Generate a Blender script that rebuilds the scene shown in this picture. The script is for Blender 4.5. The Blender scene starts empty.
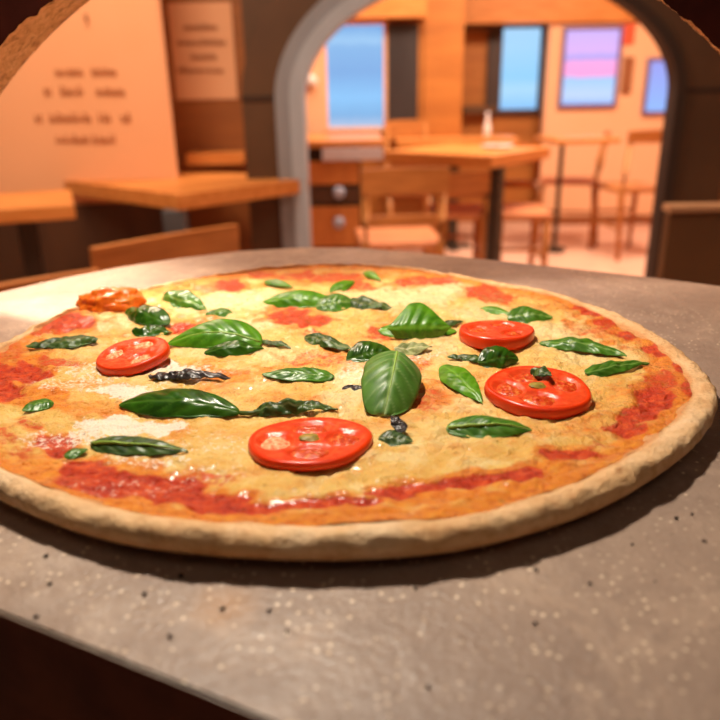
import bpy, bmesh, math, random
import numpy as np
from mathutils import Vector, Matrix, noise as mnoise

random.seed(7)
np.random.seed(7)
SC = bpy.context.scene
COL = SC.collection

# ------------------------------------------------------------------ camera
CAM = Vector((0.0, 0.0, 1.06))          # eye 14 cm above the slab, 1.06 m above the floor
F = 720.0
PITCH = math.atan(270.0 / 720.0)
ROLL = math.radians(-1.0)
FWD = Vector((0, math.cos(PITCH), -math.sin(PITCH)))
UP0 = Vector((0, math.sin(PITCH), math.cos(PITCH)))
RT0 = Vector((1, 0, 0))
RT = RT0 * math.cos(ROLL) + UP0 * math.sin(ROLL)
UP = -RT0 * math.sin(ROLL) + UP0 * math.cos(ROLL)
SLAB = 0.92
TOP = SLAB + 0.0095                       # mean height of the pizza's face


def ray(px, py):
    return RT * ((px - 360) / F) + UP * ((360 - py) / F) + FWD


def at(px, py, Y):
    d = ray(px, py)
    return CAM + d * (Y / d.y)


def onz(px, py, z):
    d = ray(px, py)
    return CAM + d * ((z - CAM.z) / d.z)


def proj(p):
    q = Vector(p) - CAM
    w = q.dot(FWD)
    return 360 + F * q.dot(RT) / w, 360 - F * q.dot(UP) / w


cd = bpy.data.cameras.new('camera')
cam = bpy.data.objects.new('camera', cd)
COL.objects.link(cam)
m = Matrix((RT, UP, -FWD)).transposed().to_4x4()
m.translation = CAM
cam.matrix_world = m
cd.sensor_fit = 'HORIZONTAL'
cd.sensor_width = 36
cd.lens = 36.0
cd.clip_start = 0.01
cd.dof.use_dof = True
cd.dof.focus_distance = 0.345
cd.dof.aperture_fstop = 8.0
SC.camera = cam

# ------------------------------------------------------------------ materials


def lin(c):
    c = c / 255.0
    return c / 12.92 if c <= 0.04045 else ((c + 0.055) / 1.055) ** 2.4


def rgb(r, g, b):
    return (lin(r), lin(g), lin(b), 1.0)


class MB:
    """small node-tree builder"""

    def __init__(self, name):
        self.m = bpy.data.materials.new(name)
        self.m.use_nodes = True
        self.nt = self.m.node_tree
        self.nt.nodes.clear()
        self.out = self.nt.nodes.new('ShaderNodeOutputMaterial')
        self.b = self.nt.nodes.new('ShaderNodeBsdfPrincipled')
        self.nt.links.new(self.b.outputs[0], self.out.inputs[0])
        self.tc = self.nt.nodes.new('ShaderNodeTexCoord')

    def n(self, t, **kw):
        x = self.nt.nodes.new(t)
        for k, v in kw.items():
            setattr(x, k, v)
        return x

    def l(self, a, b):
        self.nt.links.new(a, b)

    def noise(self, scale, detail=4, rough=0.6, coord='Object', stretch=None, dist=0.0):
        x = self.n('ShaderNodeTexNoise')
        x.inputs['Scale'].default_value = scale
        x.inputs['Detail'].default_value = detail
        x.inputs['Roughness'].default_value = rough
        x.inputs['Distortion'].default_value = dist
        src = self.tc.outputs[coord]
        if stretch:
            mp = self.n('ShaderNodeMapping')
            mp.inputs['Scale'].default_value = stretch
            self.l(src, mp.inputs[0])
            src = mp.outputs[0]
        self.l(src, x.inputs['Vector'])
        return x.outputs['Fac']

    def ramp(self, fac, stops, interp='LINEAR'):
        r = self.n('ShaderNodeValToRGB')
        r.color_ramp.interpolation = interp
        e = r.color_ramp.elements
        while len(e) < len(stops):
            e.new(0.5)
        for i, (p, c) in enumerate(stops):
            e[i].position = p
            e[i].color = c if len(c) == 4 else (*c, 1)
        self.l(fac, r.inputs[0])
        return r.outputs[0]

    def val(self, fac, lo, hi, a=0.0, b=1.0):
        r = self.n('ShaderNodeMapRange')
        r.interpolation_type = 'SMOOTHSTEP'
        r.inputs[1].default_value = lo
        r.inputs[2].default_value = hi
        r.inputs[3].default_value = a
        r.inputs[4].default_value = b
        self.l(fac, r.inputs[0])
        return r.outputs[0]

    def math(self, op, a, b):
        x = self.n('ShaderNodeMath', operation=op)
        for i, v in enumerate((a, b)):
            if isinstance(v, (int, float)):
                x.inputs[i].default_value = v
            else:
                self.l(v, x.inputs[i])
        return x.outputs[0]

    def mix(self, fac, a, b, mode='MIX'):
        x = self.n('ShaderNodeMix', data_type='RGBA', blend_type=mode)
        if isinstance(fac, (int, float)):
            x.inputs[0].default_value = fac
        else:
            self.l(fac, x.inputs[0])
        for i, v in ((6, a), (7, b)):
            if isinstance(v, tuple):
                x.inputs[i].default_value = v
            else:
                self.l(v, x.inputs[i])
        return x.outputs[2]

    def bump(self, h, strength=0.3, dist=0.001):
        x = self.n('ShaderNodeBump')
        x.inputs['Strength'].default_value = strength
        x.inputs['Distance'].default_value = dist
        self.l(h, x.inputs['Height'])
        self.l(x.outputs[0], self.b.inputs['Normal'])

    def base(self, c):
        if isinstance(c, tuple):
            self.b.inputs['Base Color'].default_value = c
        else:
            self.l(c, self.b.inputs['Base Color'])

    def rough(self, r):
        if isinstance(r, (int, float)):
            self.b.inputs['Roughness'].default_value = r
        else:
            self.l(r, self.b.inputs['Roughness'])


def mat(name, c1, c2=None, scale=8.0, rough=0.6, stretch=None, bump=0.0, bdist=0.002, metal=0.0, spec=0.5,
        emit=0.0, detail=4):
    k = MB(name)
    c2 = c2 or c1
    nz = k.noise(scale, detail=detail, stretch=stretch)
    k.base(k.mix(k.val(nz, 0.3, 0.7), c1, c2))
    k.rough(rough)
    k.b.inputs['Metallic'].default_value = metal
    k.b.inputs['Specular IOR Level'].default_value = spec
    if bump:
        k.bump(nz, bump, bdist)
    if emit:
        k.l(k.mix(k.val(nz, 0.3, 0.7), c1, c2), k.b.inputs['Emission Color'])
        k.b.inputs['Emission Strength'].default_value = emit
    return k.m


M = {}
M['wall_salmon'] = mat('painted_wall', rgb(240, 190, 150), rgb(236, 184, 142), 1.5, 0.8)
M['wall_panel'] = mat('salmon_wall_panel', rgb(238, 176, 130), rgb(234, 170, 122), 1.5, 0.8)
M['wall_wood'] = mat('orange_wood_wall', rgb(186, 118, 52), rgb(168, 102, 42), 2, 0.55, (1, 1, 8))
M['wall_dark'] = mat('dark_panelling', rgb(80, 48, 24), rgb(66, 38, 18), 2, 0.6, (4, 4, 1))
M['alcove'] = mat('brown_wood_wall', rgb(150, 92, 42), rgb(134, 80, 36), 2, 0.6, (1, 1, 6))
M['poster'] = mat('poster_paper', rgb(222, 172, 132), rgb(216, 164, 124), 3, 0.8)
M['ink'] = mat('brown_ink', rgb(184, 114, 66), rgb(174, 106, 60), 30, 0.8)
M['ink_pale'] = mat('pale_brown_ink', rgb(166, 112, 74), rgb(158, 104, 68), 30, 0.8)
M['floor'] = None
M['ceiling'] = mat('ceiling_paint', rgb(225, 170, 120), rgb(220, 162, 112), 2, 0.9)
M['table_wood'] = mat('table_wood', rgb(216, 144, 76), rgb(196, 122, 56), 3, 0.42, (2, 14, 14))
M['edge_wood'] = mat('table_edge_wood', rgb(180, 112, 48), rgb(160, 96, 38), 3, 0.5, (2, 14, 14))
M['chair_wood'] = mat('chair_wood', rgb(194, 126, 64), rgb(172, 106, 50), 5, 0.45, (2, 2, 12))
M['seat_pad'] = mat('pink_brown_seat', rgb(214, 140, 92), rgb(200, 124, 78), 5, 0.55)
M['dark_metal'] = mat('dark_table_leg', rgb(52, 40, 30), rgb(44, 34, 26), 9, 0.45)
M['steel_leg'] = mat('blue_grey_leg', rgb(88, 92, 98), rgb(76, 80, 86), 9, 0.4, metal=0.3)
M['arch_brown'] = mat('dark_brown_arch', rgb(84, 56, 32), rgb(72, 46, 24), 3, 0.6, bump=0.1)
M['arch_joint'] = mat('dark_joint', rgb(48, 28, 14), rgb(42, 24, 12), 3, 0.7)
M['arch_grey'] = mat('grey_metal_lining', rgb(176, 186, 198), rgb(156, 166, 178), 4, 0.45, (1, 1, 0.2), metal=0.2)  # cool cast of the window light is mixed into the lining greys
M['arch_grey_dark'] = mat('dark_grey_metal_lining', rgb(146, 150, 158), rgb(132, 136, 144), 4, 0.45, (1, 1, 0.2), metal=0.2)
M['window_frame'] = mat('dark_window_frame', rgb(70, 56, 52), rgb(60, 48, 46), 6, 0.5)
M['black_panel'] = mat('black_panel', rgb(46, 42, 44), rgb(60, 56, 58), 3, 0.35, (6, 1, 0.5))
M['white_front'] = mat('pale_lilac_front', rgb(214, 206, 214), rgb(204, 196, 206), 4, 0.5)
M['drawer_wood'] = mat('drawer_wood', rgb(202, 126, 58), rgb(184, 110, 48), 4, 0.5, (10, 2, 2))
M['knob'] = mat('pale_blue_metal_knob', rgb(170, 176, 200), rgb(160, 166, 190), 8, 0.35)
M['china'] = mat('white_china', rgb(232, 220, 216), rgb(226, 212, 206), 8, 0.3)
M['red_sign'] = mat('red_sign', rgb(226, 92, 56), rgb(216, 84, 50), 6, 0.6)
M['brown_fitting'] = mat('brown_fitting', rgb(150, 92, 54), rgb(140, 84, 48), 6, 0.6)
M['counter_body'] = mat('brown_counter_side', rgb(102, 68, 36), rgb(90, 58, 30), 4, 0.6)
M['counter_top'] = mat('pale_brown_counter_top', rgb(182, 140, 104), rgb(170, 128, 94), 6, 0.5)
M['screen_frame'] = mat('violet_grey_screen_frame', rgb(120, 104, 150), rgb(112, 96, 142), 6, 0.4)
M['oven_soot'] = mat('sooty_oven_wall', rgb(58, 20, 12), rgb(40, 12, 7), 14, 0.9, bump=0.4, bdist=0.004, spec=0.05)
M['oven_base'] = mat('dark_red_brown_oven_front', rgb(150, 70, 38), rgb(112, 48, 24), 24, 0.75, bump=0.5, bdist=0.002, detail=8)
M['ceramic_glow'] = None


def floor_mat():
    k = MB('pink_tile_floor')
    br = k.n('ShaderNodeTexBrick')
    br.offset = 0.0
    br.inputs['Scale'].default_value = 2.5
    br.inputs['Mortar Size'].default_value = 0.012
    br.inputs['Brick Width'].default_value = 1.0
    br.inputs['Row Height'].default_value = 1.0
    br.inputs['Color1'].default_value = rgb(232, 190, 168)
    br.inputs['Color2'].default_value = rgb(224, 180, 158)
    br.inputs['Mortar'].default_value = rgb(196, 150, 128)
    k.l(k.tc.outputs['Object'], br.inputs['Vector'])
    k.base(br.outputs[0])
    k.rough(0.35)
    return k.m


M['floor'] = floor_mat()


def glow(name, stops, axis=2, strength=0.85):
    """lit pane: colour bands along one local axis (0..1 generated coordinates)"""
    k = MB(name)
    sp = k.n('ShaderNodeSeparateXYZ')
    k.l(k.tc.outputs['Generated'], sp.inputs[0])
    nz = k.noise(9, 2)
    v = k.math('ADD', sp.outputs[axis], k.math('MULTIPLY', k.math('SUBTRACT', nz, 0.5), 0.08))
    c = k.ramp(v, stops)
    k.base((0.02, 0.02, 0.02, 1))
    k.rough(0.25)
    k.l(c, k.b.inputs['Emission Color'])
    k.b.inputs['Emission Strength'].default_value = strength
    return k.m


M['sky_pane'] = glow('daylit_glass', [(0.0, rgb(175, 195, 225)), (0.12, rgb(120, 175, 225)), (0.3, rgb(135, 195, 245)),
                                      (0.55, rgb(120, 170, 225)), (0.8, rgb(130, 180, 230)), (0.85, rgb(155, 200, 240)), (1.0, rgb(120, 170, 225))])
M['sky_pane_b'] = glow('daylit_glass_pale', [(0.0, rgb(130, 195, 250)), (0.25, rgb(165, 215, 250)), (0.4, rgb(140, 205, 252)),
                                             (1.0, rgb(165, 212, 248))])
M['menu_screen'] = glow('menu_display', [(0.0, rgb(150, 190, 255)), (0.12, rgb(190, 215, 255)), (0.36, rgb(160, 205, 255)), (0.39, rgb(255, 165, 225)),
                                         (0.58, rgb(255, 170, 230)), (0.63, rgb(165, 165, 240)), (0.72, rgb(220, 180, 250)),
                                         (1.0, rgb(205, 180, 252))])
M['menu_screen_b'] = glow('menu_display_blue', [(0.0, rgb(140, 185, 255)), (1.0, rgb(150, 160, 240))])

# ------------------------------------------------------------------ object helpers


def setp(o, label=None, cat=None, group=None, kind=None):
    if label:
        o['label'] = label
    if cat:
        o['category'] = cat
    if group:
        o['group'] = group
    if kind:
        o['kind'] = kind
    return o


def mesh_obj(name, verts, faces, material, parent=None, smooth=False, **props):
    me = bpy.data.meshes.new(name)
    me.from_pydata([tuple(v) for v in verts], [], faces)
    me.update()
    if material:
        me.materials.append(material)
    if smooth:
        me.polygons.foreach_set('use_smooth', [True] * len(me.polygons))
    o = bpy.data.objects.new(name, me)
    COL.objects.link(o)
    if parent:
        o.parent = parent
    return setp(o, **props)


def bm_obj(name, bm, material, parent=None, smooth=False, **props):
    bmesh.ops.recalc_face_normals(bm, faces=bm.faces[:])
    me = bpy.data.meshes.new(name)
    bm.to_mesh(me)
    bm.free()
    if material:
        me.materials.append(material)
    if smooth:
        me.polygons.foreach_set('use_smooth', [True] * len(me.polygons))
    o = bpy.data.objects.new(name, me)
    COL.objects.link(o)
    if parent:
        o.parent = parent
    return setp(o, **props)


def empty(name, loc, rz=0.0, **props):
    o = bpy.data.objects.new(name, None)
    o.empty_display_size = 0.05
    o.location = loc
    o.rotation_euler = (0, 0, rz)
    COL.objects.link(o)
    return setp(o, **props)


def bm_box(bm, x0, x1, y0, y1, z0, z1, bev=0.0):
    r = bmesh.ops.create_cube(bm, size=1.0)
    vs = r['verts']
    for v in vs:
        v.co = Vector(((x0 + x1) / 2 + v.co.x * (x1 - x0), (y0 + y1) / 2 + v.co.y * (y1 - y0), (z0 + z1) / 2 + v.co.z * (z1 - z0)))
    if bev:
        es = set()
        for v in vs:
            es.update(v.link_edges)
        bmesh.ops.bevel(bm, geom=list(es), offset=bev, segments=2, affect='EDGES', profile=0.5)
    return bm


def box(name, x0, x1, y0, y1, z0, z1, material, parent=None, bev=0.0, **props):
    bm = bmesh.new()
    bm_box(bm, x0, x1, y0, y1, z0, z1, bev)
    return bm_obj(name, bm, material, parent, **props)


def tube(name, pts, radii, material, parent=None, seg=12, caps=True, squash=1.0, **props):
    """swept tube through points with a radius each"""
    pts = [Vector(p) for p in pts]
    V, Fc = [], []
    n = len(pts)
    for i, p in enumerate(pts):
        d = (pts[min(i + 1, n - 1)] - pts[max(i - 1, 0)]).normalized()
        a = d.cross(Vector((0, 0, 1)))
        if a.length < 1e-4:
            a = Vector((1, 0, 0))
        a.normalize()
        b = a.cross(d)
        for k in range(seg):
            t = 2 * math.pi * k / seg
            V.append(p + (a * math.cos(t) + b * math.sin(t) * squash) * radii[i])
    for i in range(n - 1):
        for k in range(seg):
            k2 = (k + 1) % seg
            Fc.append((i * seg + k, i * seg + k2, (i + 1) * seg + k2, (i + 1) * seg + k))
    if caps:
        Fc.append(tuple(range(seg))[::-1])
        Fc.append(tuple((n - 1) * seg + k for k in range(seg)))
    return mesh_obj(name, V, Fc, material, parent, smooth=True, **props)


def lathe(name, prof, material, parent=None, seg=32, **props):
    V, Fc = [], []
    n = len(prof)
    for r, z in prof:
        for k in range(seg):
            t = 2 * math.pi * k / seg
            V.append((r * math.cos(t), r * math.sin(t), z))
    for i in range(n - 1):
        for k in range(seg):
            k2 = (k + 1) % seg
            Fc.append((i * seg + k, i * seg + k2, (i + 1) * seg + k2, (i + 1) * seg + k))
    Fc.append(tuple(range(seg))[::-1])
    Fc.append(tuple((n - 1) * seg + k for k in range(seg)))
    return mesh_obj(name, V, Fc, material, parent, smooth=True, **props)


# ------------------------------------------------------------------ the restaurant shell
PY = 2.86            # plane of the arched doorway
BY = 6.0             # far wall
box('floor', -2.6, 3.6, 0.45, 6.3, -0.05, 0.0, M['floor'], kind='structure')
box('ceiling', -2.6, 3.6, 0.45, 6.3, 2.5, 2.55, M['ceiling'], kind='structure')

# left: painted wall with the lettering, dark panelling below the table height
xe = at(165.5, 90, PY).x
box('wall_left', -2.6, xe, PY, PY + 0.06, 0.66, 2.5, M['wall_panel'], kind='structure')
box('trim_1', -2.6, xe, PY - 0.012, PY + 0.06, 0.0, 0.66, M['wall_dark'], kind='structure')
box('wall_side', -2.66, -2.6, 0.45, 6.3, 0, 2.5, M['wall_dark'], kind='structure')
box('wall_right', 3.6, 3.66, 0.45, 6.3, 0, 2.5, M['wall_salmon'], kind='structure')
# alcove right of it, up to the doorway
AY = 3.2
xa0, xa1 = at(160, 90, AY).x - 0.05, at(262, 90, AY).x
box('wall_alcove', xa0, xa1, AY, AY + 0.05, 0.0, 2.5, M['alcove'], kind='structure')
zl = at(210, 153, AY - 0.1).z
box('trim_2', xe + 0.002, at(246, 160, AY).x, AY - 0.12, AY - 0.002, zl - 0.045, zl, M['table_wood'], kind='structure')
# wall over and beside the doorway (outside of what the oven mouth lets us see)
# far walls
c0 = at(424, 60, 5.2).x
c1 = at(463, 60, 5.2).x
box('wall_window', -1.2, c0, 5.2, 5.26, 0.0, 2.5, M['wall_wood'], kind='structure')
box('wall_column', c0, c1, 5.19, 5.5, 0.0, 2.5, M['wall_wood'], kind='structure')
s0 = at(548, 60, BY - 0.1).x
box('wall_recess', c1 - 0.1, s0 + 0.1, BY + 0.1, BY + 0.16, 0.0, 2.5, M['wall_wood'], kind='structure')
box('wall_far', s0, 3.6, BY - 0.1, BY, 0.0, 2.5, M['wall_salmon'], kind='structure')
zb = at(560, 22, BY - 0.14).z
box('trim_3', c1, 3.6, BY - 0.14, BY + 0.1, zb, zb + 0.5, M['table_wood'], kind='structure')
box('baseboard_far', s0, 3.6, BY - 0.125, BY - 0.101, 0.0, 0.07, M['brown_fitting'], kind='structure')
zw = at(360, 20, 5.2).z
box('trim_4', at(330, 10, 5.1).x, c0, 5.05, 5.198, zw, zw + 0.6, M['table_wood'], kind='structure')
# pale pilaster left of the first window
box('trim_5', at(296, 100, 5.1).x, at(323, 100, 5.1).x, 5.1, 5.199, 0, 2.2, M['wall_salmon'], kind='structure')


def pane(name, pxs, Y, frame_px, mat_pane, mat_frame, rail_px=None, **props):
    """framed flat pane on a wall facing the camera: pxs = (x0, y0, x1, y1) in the picture's frame, back-projected to depth Y"""
    a, b = at(pxs[0], pxs[1], Y), at(pxs[2], pxs[3], Y)
    w = frame_px * Y / F
    wz = (rail_px or frame_px) * Y / F
    cx, cz = (a.x + b.x) / 2, (a.z + b.z) / 2
    hx, hz = (b.x - a.x) / 2, (a.z - b.z) / 2
    r = empty(name, (cx, Y, b.z), **props)
    h = 2 * hz
    bm = bmesh.new()
    bm_box(bm, -hx, -hx + w, -0.03, 0.0, 0, h, 0.004)
    bm_box(bm, hx - w, hx, -0.03, 0.0, 0, h, 0.004)
    bm_box(bm, -hx + w, hx - w, -0.03, 0.0, 0, wz, 0.004)
    bm_box(bm, -hx + w, hx - w, -0.03, 0.0, h - wz, h, 0.004)
    bm_obj('frame', bm, mat_frame, r)
    box('glass' if 'window' in name else 'display', -hx + w, hx - w, -0.014, -0.004, wz, h - wz, mat_pane, r)
    return r


pane('window_1', (321, 21, 388, 131), 5.19, 4, M['sky_pane'], M['wall_salmon'], kind='structure')
pane('window_2', (489, 23, 549, 114), BY + 0.09, 13, M['sky_pane_b'], M['window_frame'], rail_px=5, kind='structure')
scr = pane('menu_screen', (563, 27, 615, 107), BY - 0.102, 3.2, M['menu_screen'], M['screen_frame'],
           label='lit wall screen in pink and pale blue bands on the salmon far wall', cat='screen')
pane('menu_screen', (647, 58, 690, 114), BY - 0.102, 3.2, M['menu_screen_b'], M['screen_frame'],
     label='blue wall screen half hidden behind the right side of the arch', cat='screen')


def flat_box(name, px, Y, t, material, parent=None, **props):
    a, b = at(px[0], px[1], Y), at(px[2], px[3], Y)
    return box(name, a.x, b.x, Y - t, Y, b.z, a.z, material, parent, bev=min(0.004, t / 3), **props)


# black panel beside the first window
bp = flat_box('black_panel', (387, 24, 417, 124), 5.199, 0.05, M['black_panel'],
              label='tall black panel on the orange wall right of the blue window', cat='panel')
flat_box('wall_sign', (620, 25, 633, 44), BY - 0.102, 0.015, M['red_sign'],
         label='small red sign high on the far wall right of the pink screen', cat='sign')
flat_box('wall_fitting', (624, 57, 630, 93), BY - 0.102, 0.02, M['brown_fitting'],
         label='narrow brown strip fitting on the far wall below the red sign', cat='wall fitting')
# shelf board in the recess
flat_box('wall_shelf', (464, 24, 492, 30), BY + 0.098, 0.12, M['counter_body'],
         label='short brown shelf board left of the dark framed far window', cat='shelf')
flat_box('wall_shelf', (462, 106, 492, 113), BY + 0.098, 0.12, M['counter_body'],
         label='lower brown ledge left of the dark framed far window', cat='shelf')


wlp = at(311, 81, 5.098)
wlo = lathe('wall_light', [(0.006, 0.0), (0.03, 0.004), (0.042, 0.02), (0.036, 0.04), (0.015, 0.052), (0.003, 0.054)], M['china'], None, seg=24,
            label='small round white wall light left of the first blue window', cat='wall light')
wlo.rotation_euler = (math.pi / 2, 0, 0)
wlo.location = (wlp.x, 5.1, wlp.z)
flat_box('wall_hook', (85.5, 14, 88.5, 22), PY - 0.001, 0.02, M['brown_fitting'], label='tiny brown hook high on the pale left wall above the lettering', cat='hook')

# --- writing (too blurred in the photo to read: the same rows of dark letter-like strokes)
def text_rows(parent, rows, Y, material, seed, y_off=0.0):
    rnd = random.Random(seed)
    loc = parent.location.copy()
    Y0 = y_off
    for (words, py, hpx) in rows:
        for (x0, x1) in words:
            bm = bmesh.new()
            x = x0
            # letter-like strokes joined by a thin base stroke
            a, b = at(x0, py + hpx * 0.1, Y), at(x1 - 1, py + hpx * 0.22, Y)
            bm_box(bm, a.x - loc.x, b.x - loc.x, Y0 - 0.0025, Y0 + 0.001, b.z - loc.z, a.z - loc.z)
            while x < x1 - 1.5:
                w = min(rnd.uniform(3.2, 5.2), x1 - x)
                hh = hpx * rnd.choice((1.0, 0.72, 0.72, 1.0, 0.8))
                a = at(x, py + hpx / 2 - hh, Y)
                b = at(x + w * 0.82, py + hpx / 2, Y)
                bx0, bx1, bz0, bz1 = a.x - loc.x, b.x - loc.x, b.z - loc.z, a.z - loc.z
                st = (bx1 - bx0) * 0.34
                bm_box(bm, bx0, bx0 + st, Y0 - 0.004, Y0 + 0.001, bz0, bz1)
                if rnd.random() < 0.8:
                    bm_box(bm, bx1 - st, bx1, Y0 - 0.004, Y0 + 0.001, bz0, bz0 + (bz1 - bz0) * rnd.choice((1, 0.7)))
                zc = bz0 + (bz1 - bz0) * rnd.choice((0.1, 0.5, 0.85))
                bm_box(bm, bx0 + st * 0.9, bx1 - st * 0.9, Y0 - 0.004, Y0 + 0.001, zc - st * 0.4, zc + st * 0.4)
                x += w
            bm_obj('text_word', bm, material, parent)


wl = empty('wall_lettering', at(85, 150, PY - 0.001), label='four rows of blurred brown lettering on the pale left wall', cat='lettering')
text_rows(wl, [([(55, 84), (91, 118)], 71.5, 9), ([(44, 52), (60, 84), (96, 126)], 91, 10),
               ([(35, 43), (49, 92), (98, 112), (121, 132)], 117.5, 10), ([(56, 90), (92, 116)], 139, 9)], PY - 0.001, M['ink'], 3)
pa, pb = at(167, 3, AY - 0.003), at(238, 99, AY - 0.003)
po = empty('wall_poster', ((pa.x + pb.x) / 2, AY - 0.003, pb.z), label='pale poster with four text rows on the brown wall left of the arch', cat='poster')
hw = (pb.x - pa.x) / 2
box('sheet', -hw, hw, -0.004, 0, 0, pa.z - pb.z, M['poster'], po)
text_rows(po, [([(184, 219)], 27, 7), ([(178, 226)], 42, 7), ([(191, 217)], 56.5, 6.5), ([(178, 224)], 70, 7)], AY - 0.003, M['ink_pale'], 5, y_off=-0.004)

# ------------------------------------------------------------------ arched doorway
ac = at(486, 98, PY)
Ri = 181 * PY / F / 1.064
Ro = 242 * PY / F / 1.064


ZD = 0.39 * Ri          # the arch is flatter than a half circle


def arch_strip(name, r0, r1, y0, y1, a0, a1, zbot, material, parent, n=64, bev=True, leg0=True, leg1=True):
    """extruded arch ring between two radii, angles in degrees (180 = left springing), legs run down to zbot"""
    prof = []
    if a0 >= 180 and leg0:
        prof.append((-1, None))
    ring = [math.radians(a0 + (a1 - a0) * i / n) for i in range(n + 1)]
    pts = []
    if a0 >= 180 and leg0:
        pts.append(((-r0, zbot), (-r1, zbot)))
    for t in ring:
        pts.append(((r0 * math.cos(t), ac.z + (r0 - ZD) * math.sin(t)), (r1 * math.cos(t), ac.z + (r1 - ZD) * math.sin(t))))
    if a1 <= 0 and leg1:
        pts.append(((r0, zbot), (r1, zbot)))
    V, Fc = [], []
    for (i0, i1) in pts:
        for y in (y0, y1):
            V.append((i0[0], y, i0[1]))
            V.append((i1[0], y, i1[1]))
    for i in range(len(pts) - 1):
        b, c = i * 4, (i + 1) * 4
        Fc += [(b, b + 1, c + 1, c), (b + 2, c + 2, c + 3, b + 3), (b, c, c + 2, b + 2), (b + 1, b + 3, c + 3, c + 1)]
    Fc += [(0, 2, 3, 1)]
    e = (len(pts) - 1) * 4
    Fc += [(e, e + 1, e + 3, e + 2)]
    bm = bmesh.new()
    vs = [bm.verts.new(v) for v in V]
    for f in Fc:
        bm.faces.new([vs[i] for i in f])
    o = bm_obj(name, bm, material, parent)
    return o


dr = empty('door_1', (ac.x, PY, 0), kind='structure')
arch_strip('arch_ring', Ri + 0.012, Ro, -0.06, 0.03, 180, 0, 0.0, M['arch_brown'], dr)
# grey lining: two strips of metal around the left half, brown around the right
g = 8 * PY / F
arch_strip('grey_lining', Ri + 0.05, Ri + 0.105, -0.085, -0.061, 180, 95, 0.0, M['arch_grey_dark'], dr)
arch_strip('grey_lining', Ri, Ri + 0.052, -0.10, 0.06, 180, 95, 0.0, M['arch_grey'], dr)
arch_strip('brown_lining', Ri, Ri + 0.035, -0.085, 0.0, 95, 0, 0.0, M['arch_joint'], dr, leg0=False)
zj = at(690, 90, PY).z
box('joint', Ri + 0.036, Ro + 0.004, -0.066, -0.0605, zj - 0.008, zj + 0.006, M['arch_joint'], dr)
box('joint', -Ro - 0.004, -Ri - 0.106, -0.066, -0.0605, zj - 0.008, zj + 0.006, M['arch_joint'], dr)
# what lies right of the doorway
xr = ac.x + Ro
box('wall_doorway', xr, 3.6, PY + 0.035, PY + 0.08, 0, 2.5, M['alcove'], kind='structure')
# spandrel wall over the arch
bm = bmesh.new()
N = 40
top = 2.5
xl = ac.x - Ro
vs = []
for i in range(N + 1):
    t = math.pi - math.pi * i / N
    vs.append((bm.verts.new((ac.x + (Ro - 0.01) * math.cos(t), PY + 0.02, ac.z + (Ro - ZD - 0.01) * math.sin(t))),
               bm.verts.new((ac.x + (Ro - 0.01) * math.cos(t), PY + 0.02, top))))
for i in range(N):
    bm.faces.new((vs[i][0], vs[i + 1][0], vs[i + 1][1], vs[i][1]))
bm_obj('wall_above', bm, M['arch_brown'], kind='structure')


# ------------------------------------------------------------------ furniture
def make_table(name, cx, cy, rz, w, d, z, label, leg='dark_metal', thick=0.035, base=True, legoff=(0, 0), cat='table', group='wooden dining tables', legw=0.03, foot=0.2, legat=None):
    r = empty(name, (cx, cy, 0), rz, label=label, cat=cat, group=group)
    box('tabletop', -w / 2, w / 2, -d / 2, d / 2, z - thick, z, M['table_wood'], r, bev=0.005)
    ox, oy = legoff
    if legat:
        dx, dy = legat[0] - cx, legat[1] - cy
        ox, oy = dx * math.cos(rz) + dy * math.sin(rz), -dx * math.sin(rz) + dy * math.cos(rz)
    box('pedestal', ox - legw, ox + legw, oy - legw, oy + legw, 0.03 if base else 0, z - thick, M[leg], r, bev=0.006)
    if base:
        bm = bmesh.new()
        bm_box(bm, ox - foot, ox + foot, oy - 0.03, oy + 0.03, 0.0, 0.03, 0.006)
        bm_box(bm, ox - 0.03, ox + 0.03, oy - foot, oy + foot, 0.001, 0.031, 0.006)
        bm_obj('foot', bm, M[leg], r)
    return r


def bent_board(name, w, h, z0, sag, t, material, parent, y0=0.0, tilt=0.0, n=14):
    """curved backrest board across x, concave toward +y"""
    V, Fc = [], []
    for i in range(n + 1):
        s = -1 + 2 * i / n
        for (zz, yy) in ((0, -t / 2), (h, -t / 2), (h, t / 2), (0, t / 2)):
            V.append((s * w / 2, y0 + yy + sag * (s * s) - tilt * zz, z0 + zz + (0.006 * (1 - s * s) if zz else 0)))
    for i in range(n):
        for k in range(4):
            k2 = (k + 1) % 4
            Fc.append((i * 4 + k, (i + 1) * 4 + k, (i + 1) * 4 + k2, i * 4 + k2))
    Fc += [(0, 1, 2, 3), (n * 4 + 3, n * 4 + 2, n * 4 + 1, n * 4)]
    bm = bmesh.new()
    vv = [bm.verts.new(v) for v in V]
    for f in Fc:
        bm.faces.new([vv[i] for i in f])
    bmesh.ops.bevel(bm, geom=[e for e in bm.edges if e.calc_face_angle(0) > 0.7], offset=0.003, segments=2, affect='EDGES')
    return bm_obj(name, bm, material, parent, smooth=False)


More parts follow.
